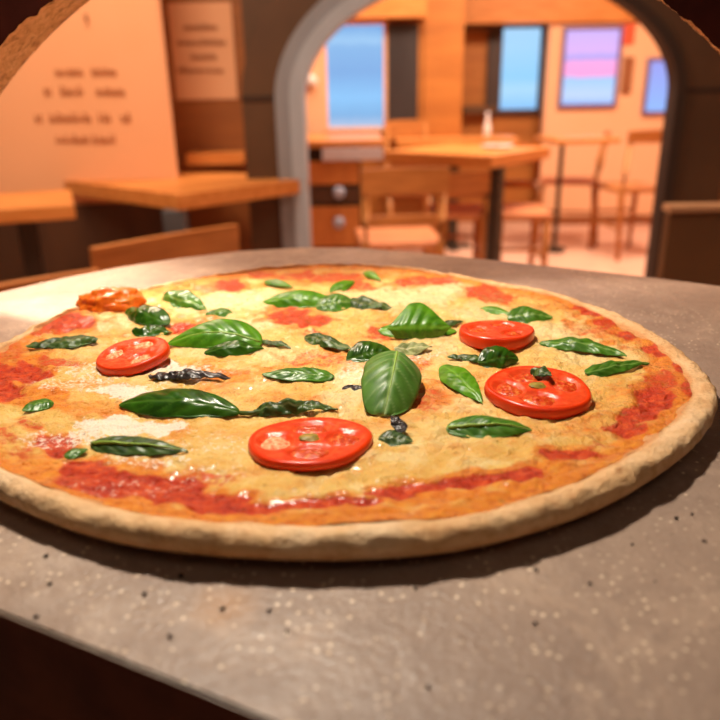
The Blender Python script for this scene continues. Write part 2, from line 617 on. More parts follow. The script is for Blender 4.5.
def make_chair(cx, cy, rz, label, w=0.38, seat_z=0.45, top_z=0.76, board=0.1, group='wooden dining chairs', seat_mat='seat_pad', lower=True):
    """wooden dining chair; the back stands at local y=0 and the seat reaches to +y"""
    r = empty('dining_chair', (cx, cy, 0), rz, label=label, cat='chair', group=group)
    wd = M['chair_wood']
    box('seat', -w / 2, w / 2, 0.02, 0.4, seat_z - 0.03, seat_z, M[seat_mat], r, bev=0.01)
    bent_board('backrest', w, board, top_z - board, 0.02, 0.022, wd, r, y0=-0.045, tilt=0.08)
    if lower:
        bent_board('back_rail', w * 0.92, 0.035, seat_z + 0.08, 0.012, 0.018, wd, r, y0=-0.012, tilt=0.08)
    for s in (-1, 1):
        x = s * (w / 2 - 0.02)
        tube('rear_leg', [(x, -0.02, 0), (x, 0.02, seat_z - 0.02), (x, 0.0, seat_z + 0.1), (x, -0.028, top_z - 0.02)],
             [0.016, 0.02, 0.018, 0.013], wd, r, seg=8)
        tube('front_leg', [(x, 0.39, 0), (x, 0.375, seat_z - 0.025)], [0.014, 0.02], wd, r, seg=8)
        tube('stretcher', [(x, 0.0, 0.2), (x, 0.38, 0.2)], [0.009, 0.009], wd, r, seg=8)
    tube('stretcher', [(-w / 2 + 0.02, 0.38, 0.26), (w / 2 - 0.02, 0.38, 0.26)], [0.009, 0.009], wd, r, seg=8)
    return r


TZ = 0.75
# left table A (nearest the oven on the left)
pA = onz(74, 204, TZ)
thA = math.radians(21.6)
uxA, uyA = Vector((math.cos(thA), math.sin(thA), 0)), Vector((-math.sin(thA), math.cos(thA), 0))
cA = Vector((pA.x, pA.y, 0)) - uxA * 0.35 + uyA * 0.2
make_table('dining_table', cA.x, cA.y, thA, 0.7, 0.4, TZ,
           'wooden table cut off by the left edge of the picture', leg='dark_metal', thick=0.045, legoff=(0.20, 0.0))
# left table B with its corner toward the oven
qs = [onz(18, 175, TZ), onz(178, 195, TZ), onz(308, 178.5, TZ), onz(297, 175, TZ), onz(185, 171.5, TZ)]
cB = sum(qs, Vector()) / 5
rB = empty('dining_table', (cB.x, cB.y, 0), 0, label='wooden table whose corner reaches in front of the arch on its left', cat='table', group='wooden dining tables')
bm = bmesh.new()
vb = [bm.verts.new((q.x - cB.x, q.y - cB.y, TZ - 0.05)) for q in qs]
fb = bm.faces.new(vb)
ex_ = bmesh.ops.extrude_face_region(bm, geom=[fb])
for v in ex_['geom']:
    if isinstance(v, bmesh.types.BMVert):
        v.co.z = TZ
bmesh.ops.bevel(bm, geom=bm.edges[:], offset=0.0015, segments=2, affect='EDGES')
bm_obj('tabletop', bm, M['table_wood'], rB)
lp = at(176, 215, 2.42)
box('pedestal', lp.x - cB.x - 0.04, lp.x - cB.x + 0.035, 2.42 - cB.y - 0.03, 2.42 - cB.y + 0.03, 0.03, TZ - 0.05, M['steel_leg'], rB, bev=0.006)
box('foot', lp.x - cB.x - 0.15, lp.x - cB.x + 0.15, 2.42 - cB.y - 0.12, 2.42 - cB.y + 0.12, 0.0, 0.031, M['steel_leg'], rB, bev=0.006)

# the table through the arch
pC = onz(492, 156, TZ)
th = math.radians(51)
ux = Vector((math.cos(th), math.sin(th), 0))
uy = Vector((-math.sin(th), math.cos(th), 0))
S_ = 0.66
cC = Vector((pC.x, pC.y, 0)) + ux * (S_ / 2) + uy * (S_ / 2)
make_table('dining_table', cC.x, cC.y, th, S_, S_, TZ, 'square wooden table on a thick dark post in the middle of the arch',
           thick=0.06, legat=at(495, 220, 3.72), legw=0.03)
# farther table behind it
pE = onz(452, 136, TZ)
make_table('dining_table', pE.x, pE.y - 0.16, 0, 0.8, 0.3, TZ, 'long wooden table farther back behind the middle table', thick=0.05, foot=0.13)
# small table D
pD = onz(576, 137, TZ)
make_table('dining_table', pD.x, pD.y, math.radians(8), 0.42, 0.4, TZ, 'small square table on a thin post in front of the pink screen', thick=0.03,
           legoff=(-0.09, 0), legw=0.014, foot=0.07)

# chairs
pc = at(404, 200, 3.02)
make_chair(pc.x, 3.02, math.radians(4), 'wooden chair seen from behind at the left of the middle table', w=0.36)
pc = at(460, 200, 3.72)
make_chair(pc.x, 3.75, math.radians(-4), 'low-backed wooden chair tucked under the middle table left of its dark post', w=0.3, top_z=0.66)
pc = at(531, 200, 3.72)
make_chair(pc.x, 4.12, math.radians(176), 'wooden chair just right of the dark table post', w=0.28)
pc = at(644, 200, 4.6)
make_chair(pc.x, 4.6, math.radians(8), 'slim wooden chair at the far right beside the arch jamb', w=0.33, top_z=0.80, board=0.07, lower=False, seat_mat='chair_wood')
pc = at(596, 200, 5.15)
make_chair(pc.x, 5.15, math.radians(75), 'wooden chair side-on at the small table under the pink screen', w=0.28, top_z=0.76, board=0.06, lower=False)
pc = at(407, 128, 5.0)
make_chair(pc.x, 5.07, math.radians(180), 'wooden chair whose back rises behind the far long table', w=0.3, top_z=0.86, board=0.12)
# near chairs on the left, in front of the tables
a, b = onz(84, 246, 0.75), onz(228, 223, 0.75)
rz = math.atan2(b.y - a.y, b.x - a.x)
cm = (a + b) / 2
make_chair(cm.x, cm.y, rz, 'wooden chair with a broad curved back in front of the left tables', w=(b - a).length, top_z=0.75, board=0.13)
a, b = onz(-40, 287, 0.75), onz(92, 266, 0.75)
rz = math.atan2(b.y - a.y, b.x - a.x)
cm = (a + b) / 2
make_chair(cm.x, cm.y, rz, 'wooden chair back just over the slab edge at the far left', w=(b - a).length, top_z=0.75, board=0.13)

# drawer cabinet under the blue window
ka, kb = at(300, 160, 4.15), at(362, 245, 4.15)
kx0, kx1 = ka.x - 0.1, kb.x
kr = empty('drawer_cabinet', ((kx0 + kx1) / 2, 4.15, 0), label='orange wooden drawer cabinet with pale knobs under the blue window', cat='cabinet')
hw = (kx1 - kx0) / 2
zt = at(340, 147, 4.15).z
box('body', -hw, hw, 0.0, 0.5, 0.0, zt - 0.005, M['arch_joint'], kr)
wx0 = at(322, 150, 4.15).x - (kx0 + kx1) / 2
box('worktop', -hw - 0.02, at(384, 150, 4.15).x - (kx0 + kx1) / 2, -0.03, 0.75, zt, zt + 0.035, M['table_wood'], kr, bev=0.004)
box('white_panel', wx0, at(383, 150, 4.15).x - (kx0 + kx1) / 2, -0.036, 0.002, at(340, 160, 4.15).z, zt - 0.006, M['white_front'], kr, bev=0.003)
for (y0, y1, ky) in ((161, 184, None), (187, 203, 192), (206, 246, 222)):
    z0, z1 = at(335, y1, 4.15).z, at(335, y0, 4.15).z
    dw = box('drawer', -hw + 0.01, hw - 0.01, -0.02, 0.002, z0, z1, M['drawer_wood'] if ky != 192 else M['wall_dark'], kr, bev=0.004)
    if ky:
        kp = at(339, ky, 4.13)
        kn = lathe('knob', [(0.008, 0.0), (0.01, 0.008), (0.03, 0.012), (0.034, 0.024), (0.02, 0.034), (0.004, 0.037)], M['knob'], dw, seg=16)
        kn.rotation_euler = (math.pi / 2, 0, 0)
        kn.location = (kp.x - kr.location.x, -0.02, kp.z)

# small things on the far tables
p = onz(490, 138, TZ)
cr = empty('cruet_bottle', (p.x, pE.y - 0.16, TZ), label='small white bottle standing on the far long table', cat='bottle')
lathe('bottle_body', [(0.022, 0), (0.025, 0.01), (0.024, 0.07), (0.012, 0.1), (0.011, 0.13)], M['china'], cr, seg=16)
lathe('cap', [(0.013, 0.13), (0.014, 0.135), (0.013, 0.155), (0.004, 0.16)], M['white_front'], cr, seg=16)
p = onz(525, 147, TZ)
dp = empty('side_plate', (p.x - 0.16, p.y - 0.04, TZ), label='small pale plate on the right half of the middle table', cat='plate')
lathe('plate', [(0.05, 0), (0.055, 0.003), (0.09, 0.014), (0.088, 0.017), (0.05, 0.006), (0.002, 0.005)], M['china'], dp, seg=32)

# low brown side counter right of the slab
SCY = 1.5
q0, q1 = at(668, 206, SCY), at(720, 206, SCY)
sc = empty('side_counter', (q0.x + 0.3, SCY, 0), label='low brown counter front with a pale top edge at the right behind the slab', cat='counter')
box('counter_body', -0.292, 0.3, 0.004, 0.035, 0.0, q0.z - 0.016, M['counter_body'], sc, bev=0.004)
box('counter_top', -0.294, 0.31, 0.0, 0.045, q0.z - 0.016, q0.z, M['counter_top'], sc, bev=0.004)

# ------------------------------------------------------------------ oven: mouth, slab, base


def smooth_noise(x, y, z, s):
    return mnoise.noise(Vector((x * s, y * s, z * s)))


def oven_mouth():
    yn, yf = 0.46, 0.54
    # near and far rims of the rough arch, taken from where the rough edge crosses the view
    def circ(p, q, r):
        ax, ay, bx, by, cx, cy = p.x, p.z, q.x, q.z, r.x, r.z
        d = 2 * (ax * (by - cy) + bx * (cy - ay) + cx * (ay - by))
        ux_ = ((ax ** 2 + ay ** 2) * (by - cy) + (bx ** 2 + by ** 2) * (cy - ay) + (cx ** 2 + cy ** 2) * (ay - by)) / d
        uy_ = ((ax ** 2 + ay ** 2) * (cx - bx) + (bx ** 2 + by ** 2) * (ax - cx) + (cx ** 2 + cy ** 2) * (bx - ax)) / d
        return ux_, uy_, math.hypot(ax - ux_, ay - uy_)
    n_ = circ(at(0, 45, yn), at(55, 0, yn), at(716, 44, yn))
    f_ = circ(at(0, 95, yf), at(90, 0, yf), at(720, 55, yf))
    nseg = 420
    rows = 9
    z_bot = SLAB
    def pt(c, t, y):
        return Vector((c[0] + c[2] * math.cos(t), y, c[1] + c[2] * math.sin(t)))
    an = math.asin(max(-1, (z_bot - n_[1]) / n_[2]))
    af = math.asin(max(-1, (z_bot - f_[1]) / f_[2]))
    V, Fc = [], []
    for i in range(nseg + 1):
        s = i / nseg
        tn = an + (math.pi - 2 * an) * s
        tf = af + (math.pi - 2 * af) * s
        a_, b_ = pt(n_, tn, yn), pt(f_, tf, yf)
        for j in range(rows + 1):
            w = j / rows
            p = a_.lerp(b_, w)
            k = 0.0022 * smooth_noise(p.x, p.y, p.z, 90) + 0.0012 * smooth_noise(p.x, p.y, p.z, 260)
            d = Vector((math.cos(tn), 0, math.sin(tn)))
            # slightly chipped near rim
            V.append(p + d * k * (1.0 if j < rows else 0.4))
    for i in range(nseg):
        for j in range(rows):
            a = i * (rows + 1) + j
            Fc.append((a, a + 1, a + rows + 2, a + rows + 1))
    k = MB('rough_oven_plaster')
    nz = k.noise(120, 6, 0.7)
    nz2 = k.noise(400, 3, 0.6)
    c = k.ramp(nz, [(0.3, rgb(140, 96, 58)), (0.45, rgb(206, 156, 106)), (0.6, rgb(232, 186, 136)), (0.75, rgb(170, 122, 78))])
    k.base(c)
    k.rough(0.9)
    k.bump(k.math('ADD', nz, nz2), 0.8, 0.004)
    mesh_obj('trim_6', V, Fc, k.m, smooth=True, kind='structure')
    # sooty inner face and outer face of the oven wall, both with the arched hole
    for (nm, c, y, mm, sgn, ang) in (('wall_oven', n_, yn, M['oven_soot'], 1, an), ('wall_front', f_, yf, M['alcove'], -1, af)):
        V, Fc = [], []
        for i in range(nseg + 1):
            t = ang + (math.pi - 2 * ang) * i / nseg
            p = pt(c, t, y)
            if nm == 'wall_oven':
                q = V_first(i, rows)
                p = Vector(TR[q])
            V.append(p)
            # outer frame point
            dx, dz = math.cos(t), math.sin(t)
            ex = 1.1
            ez_t, ez_b = 2.5 - c[1], c[1] - z_bot
            sc_ = min(ex / abs(dx) if abs(dx) > 1e-6 else 1e9, (ez_t / dz) if dz > 1e-6 else (ez_b / -dz if dz < -1e-6 else 1e9))
            o = Vector((c[0] + dx * sc_, y, c[1] + dz * sc_))
            V.append(o)
        for i in range(nseg):
            Fc.append((2 * i, 2 * i + 1, 2 * i + 3, 2 * i + 2))
        mesh_obj(nm, V, Fc, mm, kind='structure')


TR = []


def V_first(i, rows):
    return i * (rows + 1)


# the rim vertices are shared between the plaster band and the sooty face
_orig_mesh_obj = mesh_obj


def mesh_obj(name, verts, faces, material, parent=None, smooth=False, **props):
    if name == 'trim_6':
        TR[:] = [tuple(v) for v in verts]
    return _orig_mesh_obj(name, verts, faces, material, parent, smooth, **props)


oven_mouth()


def slab_mat():
    k = MB('worn_stone_slab')
    n1 = k.noise(9, 5, 0.6)
    n2 = k.noise(70, 6, 0.7)
    n3 = k.noise(420, 3, 0.6)
    c = k.ramp(n1, [(0.3, rgb(136, 114, 102)), (0.5, rgb(156, 132, 117)), (0.7, rgb(174, 148, 130))])
    c = k.mix(k.val(n2, 0.42, 0.75, 0, 0.55), c, rgb(134, 110, 96))
    c = k.mix(k.val(n3, 0.58, 0.8, 0, 0.5), c, rgb(104, 86, 76))
    n4 = k.noise(28, 6, 0.75, dist=0.6)
    c = k.mix(k.val(n4, 0.5, 0.7, 0, 0.5), c, rgb(196, 168, 147))
    # flour specks, denser in places
    vo = k.n('ShaderNodeTexVoronoi')
    vo.inputs['Scale'].default_value = 330
    k.l(k.tc.outputs['Object'], vo.inputs['Vector'])
    dots = k.val(vo.outputs['Distance'], 0.12, 0.3, 1, 0)
    sel = k.n('ShaderNodeSeparateColor')
    k.l(vo.outputs['Color'], sel.inputs[0])
    dots = k.math('MULTIPLY', dots, k.val(sel.outputs[0], 0.5, 0.58))
    dots = k.math('MULTIPLY', dots, k.val(k.noise(14, 3), 0.32, 0.6))
    c = k.mix(k.math('MULTIPLY', dots, 0.95), c, rgb(240, 214, 186))
    # small orange oil stain near the front
    st = onz(226, 606, SLAB)
    vm = k.n('ShaderNodeVectorMath', operation='DISTANCE')
    k.l(k.tc.outputs['Object'], vm.inputs[0])
    vm.inputs[1].default_value = st
    stn = k.math('MULTIPLY', k.val(k.math('ADD', vm.outputs['Value'], k.math('MULTIPLY', n2, 0.012)), 0.008, 0.02, 1, 0), 0.55)
    c = k.mix(stn, c, rgb(176, 126, 80))
    # whitish glints painted into the stone's colour near the front left edge
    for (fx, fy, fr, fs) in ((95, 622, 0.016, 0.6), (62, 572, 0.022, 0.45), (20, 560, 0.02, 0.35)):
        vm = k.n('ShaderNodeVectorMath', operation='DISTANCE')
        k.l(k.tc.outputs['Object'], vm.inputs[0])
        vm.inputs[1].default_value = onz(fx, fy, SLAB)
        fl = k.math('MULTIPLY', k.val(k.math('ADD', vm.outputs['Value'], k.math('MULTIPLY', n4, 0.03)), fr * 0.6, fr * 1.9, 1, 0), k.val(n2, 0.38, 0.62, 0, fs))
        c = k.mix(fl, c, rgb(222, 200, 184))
    k.base(c)
    k.rough(k.val(n2, 0.3, 0.7, 0.34, 0.5))
    k.b.inputs['Specular IOR Level'].default_value = 0.45
    k.bump(k.math('ADD', n2, n3), 0.5, 0.0012)
    return k.m


def slab():
    far = [onz(x, y, SLAB) for (x, y) in ((-330, 420), (-200, 358), (-90, 318), (0, 292), (60, 278.5), (120, 267), (180, 258), (240, 251), (300, 247.5), (360, 247.5),
                                          (450, 255.5), (550, 266), (650, 277), (720, 286), (800, 297), (900, 314), (1000, 334))]
    p, q = onz(0, 612, SLAB), onz(270, 720, SLAB)
    d = (q - p).normalized()
    # front edge: a very slight bow
    front = []
    for s in np.linspace(0.62, -0.22, 24):
        w = (s - 0.03) * 0.25
        nrm = Vector((-d.y, d.x, 0))
        front.append(p + d * s + nrm * (-w * w))
    pts = far + front
    # refine far curve
    bm = bmesh.new()
    vs = [bm.verts.new((v.x, v.y, SLAB)) for v in pts]
    f = bm.faces.new(vs)
    r = bmesh.ops.extrude_face_region(bm, geom=[f])
    for v in r['geom']:
        if isinstance(v, bmesh.types.BMVert):
            v.co.z -= 0.035
    bmesh.ops.recalc_face_normals(bm, faces=bm.faces[:])
    topf = [e for e in bm.edges if all(abs(v.co.z - SLAB) < 1e-6 for v in e.verts)]
    bmesh.ops.bevel(bm, geom=topf, offset=0.0008, segments=2, affect='EDGES')
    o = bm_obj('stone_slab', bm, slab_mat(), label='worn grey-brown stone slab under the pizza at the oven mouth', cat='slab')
    # front band of the slab and base in dark brown
    V = []
    bm = bmesh.new()
    c = sum(pts, Vector()) / len(pts)
    vs = []
    for v in pts:
        w = v - (v - c).normalized() * 0.002
        vs.append(bm.verts.new((w.x, w.y, SLAB - 0.0355)))
    f = bm.faces.new(vs)
    r = bmesh.ops.extrude_face_region(bm, geom=[f])
    for v in r['geom']:
        if isinstance(v, bmesh.types.BMVert):
            v.co.z = 0.0
    bm_obj('oven_base', bm, M['oven_base'], label='dark red-brown oven base below the front edge of the slab', cat='oven base')
    o.data.materials.append(M['oven_base'])
    for pl in o.data.polygons:
        if abs(pl.normal.z) < 0.5 and pl.center.y < 0.4 and pl.center.z < SLAB - 0.0009:
            pl.material_index = 1


slab()

# crumbs
ck = mat('burnt_crumb', rgb(48, 30, 20), rgb(30, 18, 12), 300, 0.8)
for i, (x, y, s) in enumerate(((676, 519, 1), (692, 515, .8), (704, 542, .9), (590, 584, .8), (536, 571, 1), (535, 624, .9), (415, 589, 1), (428, 688, .9),
                               (46, 557, 1.1), (50, 585, 1.0), (181, 577, 1.2), (145, 595, 1.1), (223, 610, 1.1), (269, 612, 1.0), (170, 637, 1.0),
                               (37, 618, 1.1), (287, 632, .8), (632, 545, .7), (655, 182 + 400, .6))):
    p = onz(x, y, SLAB)
    bm = bmesh.new()
    bmesh.ops.create_icosphere(bm, subdivisions=2, radius=0.0006 * s)
    for v in bm.verts:
        k = 1 + 0.35 * mnoise.noise(v.co * 900 + Vector((i * 7, 0, 0)))
        v.co = Vector((v.co.x * k * 1.3, v.co.y * k, v.co.z * k * 0.7))
    o = bm_obj('crumb', bm, ck, smooth=True, label='tiny burnt crumb lying on the stone slab', cat='crumb', group='burnt crumbs on the slab')
    o.location = (p.x, p.y, SLAB + 0.0005 * s)
    o.rotation_euler = (0, 0, i * 1.3)

# ------------------------------------------------------------------ pizza
OUT = [(0, 500), (60, 529), (140, 552), (200, 559), (270, 563), (380, 563), (470, 554), (560, 529), (640, 489), (700, 441), (717, 405)]
OUTB = [(712, 382), (690, 360), (660, 338), (630, 322), (590, 305), (560, 294), (520, 287), (480, 280), (440, 272), (400, 267), (370, 264), (340, 263.5), (300, 265), (250, 270), (200, 277), (150, 288),
        (110, 297), (70, 311), (30, 331), (0, 346)]
PC = Vector((-0.0135, 0.348, 0))
samples = []
for (x, y) in OUT:
    p = onz(x, y, SLAB + 0.004)
    samples.append((math.atan2(p.y - PC.y, p.x - PC.x), math.hypot(p.x - PC.x, p.y - PC.y) + 0.001))
for (x, y) in OUTB:
    p = onz(x, y, SLAB + 0.0095)
    samples.append((math.atan2(p.y - PC.y, p.x - PC.x), math.hypot(p.x - PC.x, p.y - PC.y)))
sa = np.array([s[0] for s in samples])
sr = np.array([s[1] for s in samples])
NT = 540
theta = np.linspace(-math.pi, math.pi, NT, endpoint=False)


def rad_fn(t):
    order = np.argsort(sa)
    a, r = sa[order], sr[order]
    # the hidden left stretch: keep close to the mean radius
    gaps = np.diff(np.concatenate([a, a[:1] + 2 * math.pi]))
    ea, er = list(a), list(r)
    for k in np.where(gaps > 0.5)[0]:
        for q in np.arange(0.25, gaps[k] - 0.2, 0.25):
            w = q / gaps[k]
            ea.append((a[k] + q + math.pi) % (2 * math.pi) - math.pi)
            er.append(0.5 * (r[k] * (1 - w) + r[(k + 1) % len(r)] * w) + 0.5 * sr.mean())
    return np.interp(t, np.array(ea)[np.argsort(ea)], np.array(er)[np.argsort(ea)], period=2 * math.pi)


RAD = rad_fn(theta)
# light periodic smoothing
for _ in range(160):
    RAD = 0.5 * RAD + 0.25 * (np.roll(RAD, 1) + np.roll(RAD, -1))


def nz3(x, y, s, o=0.0):
    return mnoise.noise(Vector((x * s + o, y * s - o, o * 0.37)))


# width of the bare rim varies round the pizza: broad in front and at the right, narrow behind
def rim_w(t):
    # t in -pi..pi, -pi/2 is toward the camera
    fr = 0.5 - 0.5 * math.sin(t)              # 1 in front, 0 behind
    rt = max(0.0, math.cos(t))
    return 0.0046 + 0.0044 * fr + 0.0040 * rt


def rim_h(t):
    fr = 0.5 - 0.5 * math.sin(t)
    return 0.0106 + 0.0034 * fr


# masks painted on the pizza's face: (x, y, rx, ry, strength)
SAUCE = [(110, 482, 36, 13, 1), (160, 492, 46, 13, 1), (85, 470, 22, 9, .9), (210, 503, 40, 9, 1), (255, 510, 34, 7, .9), (300, 509, 30, 6, .9), (345, 503, 32, 5, .9), (385, 494, 26, 5, .9), (420, 487, 26, 5, .9),
         (460, 482, 26, 5.5, .9), (500, 478, 26, 5, 1), (526, 477, 16, 5.5, 1), (205, 478, 30, 8, .5),
         (20, 374, 30, 8, 1), (8, 388, 16, 9, 1), (62, 321, 24, 6, .95), (35, 330, 20, 6, .6), (48, 442, 18, 7, .9), (62, 452, 16, 6, .9), (28, 425, 14, 6, .6), (5, 350, 16, 12, .5), (60, 362, 20, 4, .6),
         (8, 440, 14, 10, .5), (20, 455, 20, 8, .5),
         (298, 316, 25, 9, .75), (312, 330, 14, 5, .5), (190, 328, 20, 6, .9), (232, 284, 12, 5, .8), (310, 275, 46, 4, .6), (205, 287, 14, 4, .5), (360, 285, 16, 4, .6),
         (420, 281, 30, 3, .65), (375, 331, 16, 6, .6), (322, 360, 24, 5, .45), (425, 396, 14, 10, .5), (420, 360, 12, 5, .45), (487, 292, 15, 7, .65), (500, 298, 22, 4, .6),
         (590, 313, 17, 6, .95), (614, 322, 18, 6, .7), (600, 331, 26, 4, .4), (640, 334, 18, 7, .85), (662, 350, 17, 8, .85), (683, 368, 13, 12, .95), (690, 385, 9, 14, .7), (665, 380, 18, 8, .6),
         (656, 402, 18, 11, .95), (640, 415, 18, 8, .8), (628, 430, 18, 6, .8), (575, 455, 24, 4.5, .85), (560, 458, 14, 3.5, .6), (600, 448, 14, 4, .5),
         (225, 372, 30, 6, .35), (270, 398, 26, 6, .3), (215, 392, 20, 5, .3)]
ORANGE = [(40, 400, 46, 14, .8), (90, 405, 40, 10, .6), (20, 345, 36, 14, .6), (30, 470, 50, 22, .7), (60, 480, 50, 20, .8), (120, 505, 70, 14, .8), (230, 515, 80, 10, .9), (330, 512, 60, 10, .9), (430, 500, 70, 9, .9), (540, 487, 60, 12, .85),
          (600, 470, 50, 14, .8), (650, 445, 40, 20, .9), (675, 405, 30, 28, .95), (670, 365, 36, 22, .8), (620, 400, 40, 24, .5), (620, 325, 50, 14, .6), (575, 310, 44, 10, .55), (500, 290, 40, 8, .6),
          (400, 275, 60, 6, .6), (300, 275, 80, 7, .6), (210, 285, 50, 8, .35), (225, 374, 56, 14, .6), (290, 396, 40, 12, .5), (180, 430, 50, 12, .35), (240, 428, 50, 9, .4), (330, 360, 44, 12, .5),
          (300, 320, 50, 16, .4), (425, 393, 28, 20, .6), (470, 452, 60, 10, .35), (550, 440, 60, 14, .4), (600, 425, 40, 14, .55), (258, 470, 40, 12, .45), (120, 345, 40, 14, .3), (95, 330, 30, 8, .5), (440, 500, 30, 6, .6),
          (380, 470, 40, 8, .3), (350, 480, 40, 10, .3)]
PALE = [(240, 300, 46, 12, .9), (290, 300, 30, 8, .6), (210, 308, 40, 10, .6), (250, 325, 36, 8, .8), (230, 345, 30, 6, .4), (400, 297, 46, 11, .8), (440, 287, 28, 8, .9), (352, 293, 20, 5, .6), (350, 378, 22, 16, .95), (345, 395, 30, 9, .6), (480, 312, 30, 8, .6), (430, 345, 30, 10, .5), (110, 322, 22, 7, .6),
        (560, 330, 40, 8, .6), (460, 400, 40, 14, .3), (430, 430, 60, 14, .2), (580, 350, 40, 12, .4), (200, 350, 20, 5, .4), (285, 352, 30, 6, .5), (240, 385, 30, 5, .2)]
POWDER = [(160, 370, 34, 8, .9), (120, 390, 44, 9, .95), (90, 372, 40, 10, .5), (150, 425, 50, 9, .95), (115, 430, 40, 10, .8), (60, 382, 44, 8, .45), (100, 438, 30, 10, .6), (200, 370, 40, 6, .5), (210, 445, 60, 14, .35), (40, 440, 30, 12, .5),
          (150, 460, 50, 8, .5), (180, 380, 40, 6, .4), (230, 470, 60, 14, .3), (130, 490, 60, 10, .3), (420, 352, 24, 8, .4), (350, 375, 18, 10, .5), (300, 420, 20, 6, .3)]


def mask(px, py, blobs, warp):
    out = np.zeros_like(px)
    for (x, y, rx, ry, s) in blobs:
        d = np.sqrt(((px - x) / rx) ** 2 + ((py - y) / ry) ** 2) + warp
        m_ = np.clip((1.35 - d) / 0.7, 0, 1)
        m_ = m_ * m_ * (3 - 2 * m_) * s
        out = np.maximum(out, m_)
    return out


def topping_mat():
    k = MB('melted_cheese_and_sauce')
    at_ = k.n('ShaderNodeAttribute', attribute_name='paint')
    sp = k.n('ShaderNodeSeparateColor')
    k.l(at_.outputs['Color'], sp.inputs[0])
    at2 = k.n('ShaderNodeAttribute', attribute_name='pale')
    nA = k.noise(90, 6, 0.65)
    nB = k.noise(260, 5, 0.7)
    nC = k.noise(700, 3, 0.6)
    nD = k.noise(38, 4, 0.6)
    # cheese
    c = k.ramp(nA, [(0.28, rgb(214, 150, 64)), (0.42, rgb(230, 178, 90)), (0.58, rgb(238, 196, 112)), (0.75, rgb(244, 212, 142))])
    c = k.mix(k.val(nD, 0.5, 0.68, 0, 0.7), c, rgb(222, 136, 40))
    c = k.mix(k.val(k.noise(55, 5, 0.6, dist=0.8), 0.5, 0.66, 0, 0.6), c, rgb(244, 216, 156))
    c = k.mix(k.val(nC, 0.5, 0.72, 0, 0.35), c, rgb(240, 208, 150))
    pale = k.math('MULTIPLY', at2.outputs['Fac'], k.val(nA, 0.25, 0.5, 0.45, 1))
    c = k.mix(k.math('MULTIPLY', pale, 0.95), c, k.ramp(nB, [(0.3, rgb(236, 208, 142)), (0.6, rgb(248, 232, 186))]))
    # orange oil
    orr = k.val(k.math('ADD', sp.outputs[1], k.math('MULTIPLY', k.math('SUBTRACT', nA, 0.5), 1.5)), 0.25, 0.8)
    oc = k.ramp(nB, [(0.3, rgb(200, 84, 6)), (0.5, rgb(226, 120, 12)), (0.68, rgb(236, 156, 44))])
    c = k.mix(k.math('MULTIPLY', orr, 0.9), c, oc)
    # sauce
    rd = k.val(k.math('ADD', sp.outputs[0], k.math('MULTIPLY', k.math('SUBTRACT', nB, 0.5), 1.7)), 0.28, 0.72)
    rc = k.ramp(nB, [(0.3, rgb(150, 20, 4)), (0.5, rgb(196, 42, 10)), (0.66, rgb(222, 88, 34))])
    c = k.mix(k.math('MULTIPLY', rd, 0.95), c, rc)
    # grated cheese powder
    pw = k.val(k.math('ADD', sp.outputs[2], k.math('MULTIPLY', k.math('SUBTRACT', k.noise(430, 4, 0.75), 0.5), 2.6)), 0.4, 0.75)
    c = k.mix(k.math('MULTIPLY', pw, 0.85), c, rgb(246, 234, 218))
    # browned flecks
    fl = k.val(k.noise(210, 2, 0.5), 0.68, 0.76, 0, 0.5)
    c = k.mix(fl, c, rgb(150, 92, 36))
    k.base(c)
    r = k.val(nB, 0.3, 0.7, 0.24, 0.5)
    k.rough(k.math('ADD', r, k.math('MULTIPLY', pw, 0.3)))
    k.b.inputs['Specular IOR Level'].default_value = 0.4
    k.b.inputs['Coat Weight'].default_value = 0.25
    k.b.inputs['Coat Roughness'].default_value = 0.2
    k.b.inputs['Subsurface Weight'].default_value = 0.12
    k.b.inputs['Subsurface Radius'].default_value = (0.004, 0.002, 0.001)
    k.b.inputs['Subsurface Scale'].default_value = 0.6
    k.bump(k.math('ADD', nB, k.math('MULTIPLY', nC, 0.7)), 0.8, 0.0028)
    return k.m


def crust_mat():
    k = MB('baked_crust')
    n1 = k.noise(40, 5, 0.6)
    n2 = k.noise(180, 5, 0.65)
    n3 = k.noise(600, 3)
    at_ = k.n('ShaderNodeAttribute', attribute_name='bake')
    c = k.ramp(n1, [(0.3, rgb(206, 158, 108)), (0.5, rgb(220, 176, 128)), (0.7, rgb(230, 192, 148))])
    c = k.mix(k.val(n2, 0.45, 0.7, 0, 0.6), c, rgb(190, 134, 84))
    c = k.mix(k.val(k.noise(22, 5, 0.65), 0.5, 0.7, 0, 0.5), c, rgb(244, 216, 180))
    # golden browning low on the side and where the sauce touches
    low = k.val(k.math('ADD', at_.outputs['Fac'], k.math('MULTIPLY', k.math('SUBTRACT', n1, 0.5), 0.7)), 0.35, 0.9)
    c = k.mix(k.math('MULTIPLY', low, 0.65), c, rgb(188, 116, 56))
    fl = k.val(k.noise(75, 2, 0.5), 0.69, 0.74, 0, 0.75)
    c = k.mix(fl, c, rgb(150, 96, 54))
    k.base(c)
    k.rough(0.75)
    k.b.inputs['Specular IOR Level'].default_value = 0.25
    k.b.inputs['Subsurface Weight'].default_value = 0.1
    k.b.inputs['Subsurface Radius'].default_value = (0.005, 0.003, 0.002)
    k.b.inputs['Subsurface Scale'].default_value = 0.5
    k.bump(k.math('ADD', n2, k.math('MULTIPLY', n3, 0.5)), 0.8, 0.0022)
    return k.m


def base_profile_z(rr, t, R):
    """height above the slab of the topping at radius rr"""
    ri = R - rim_w(t)
    q = min(1.0, max(0.0, rr / ri))
    h = rim_h(t)
    z = 0.0085 + (h - 0.0098) * q ** 6
    return z


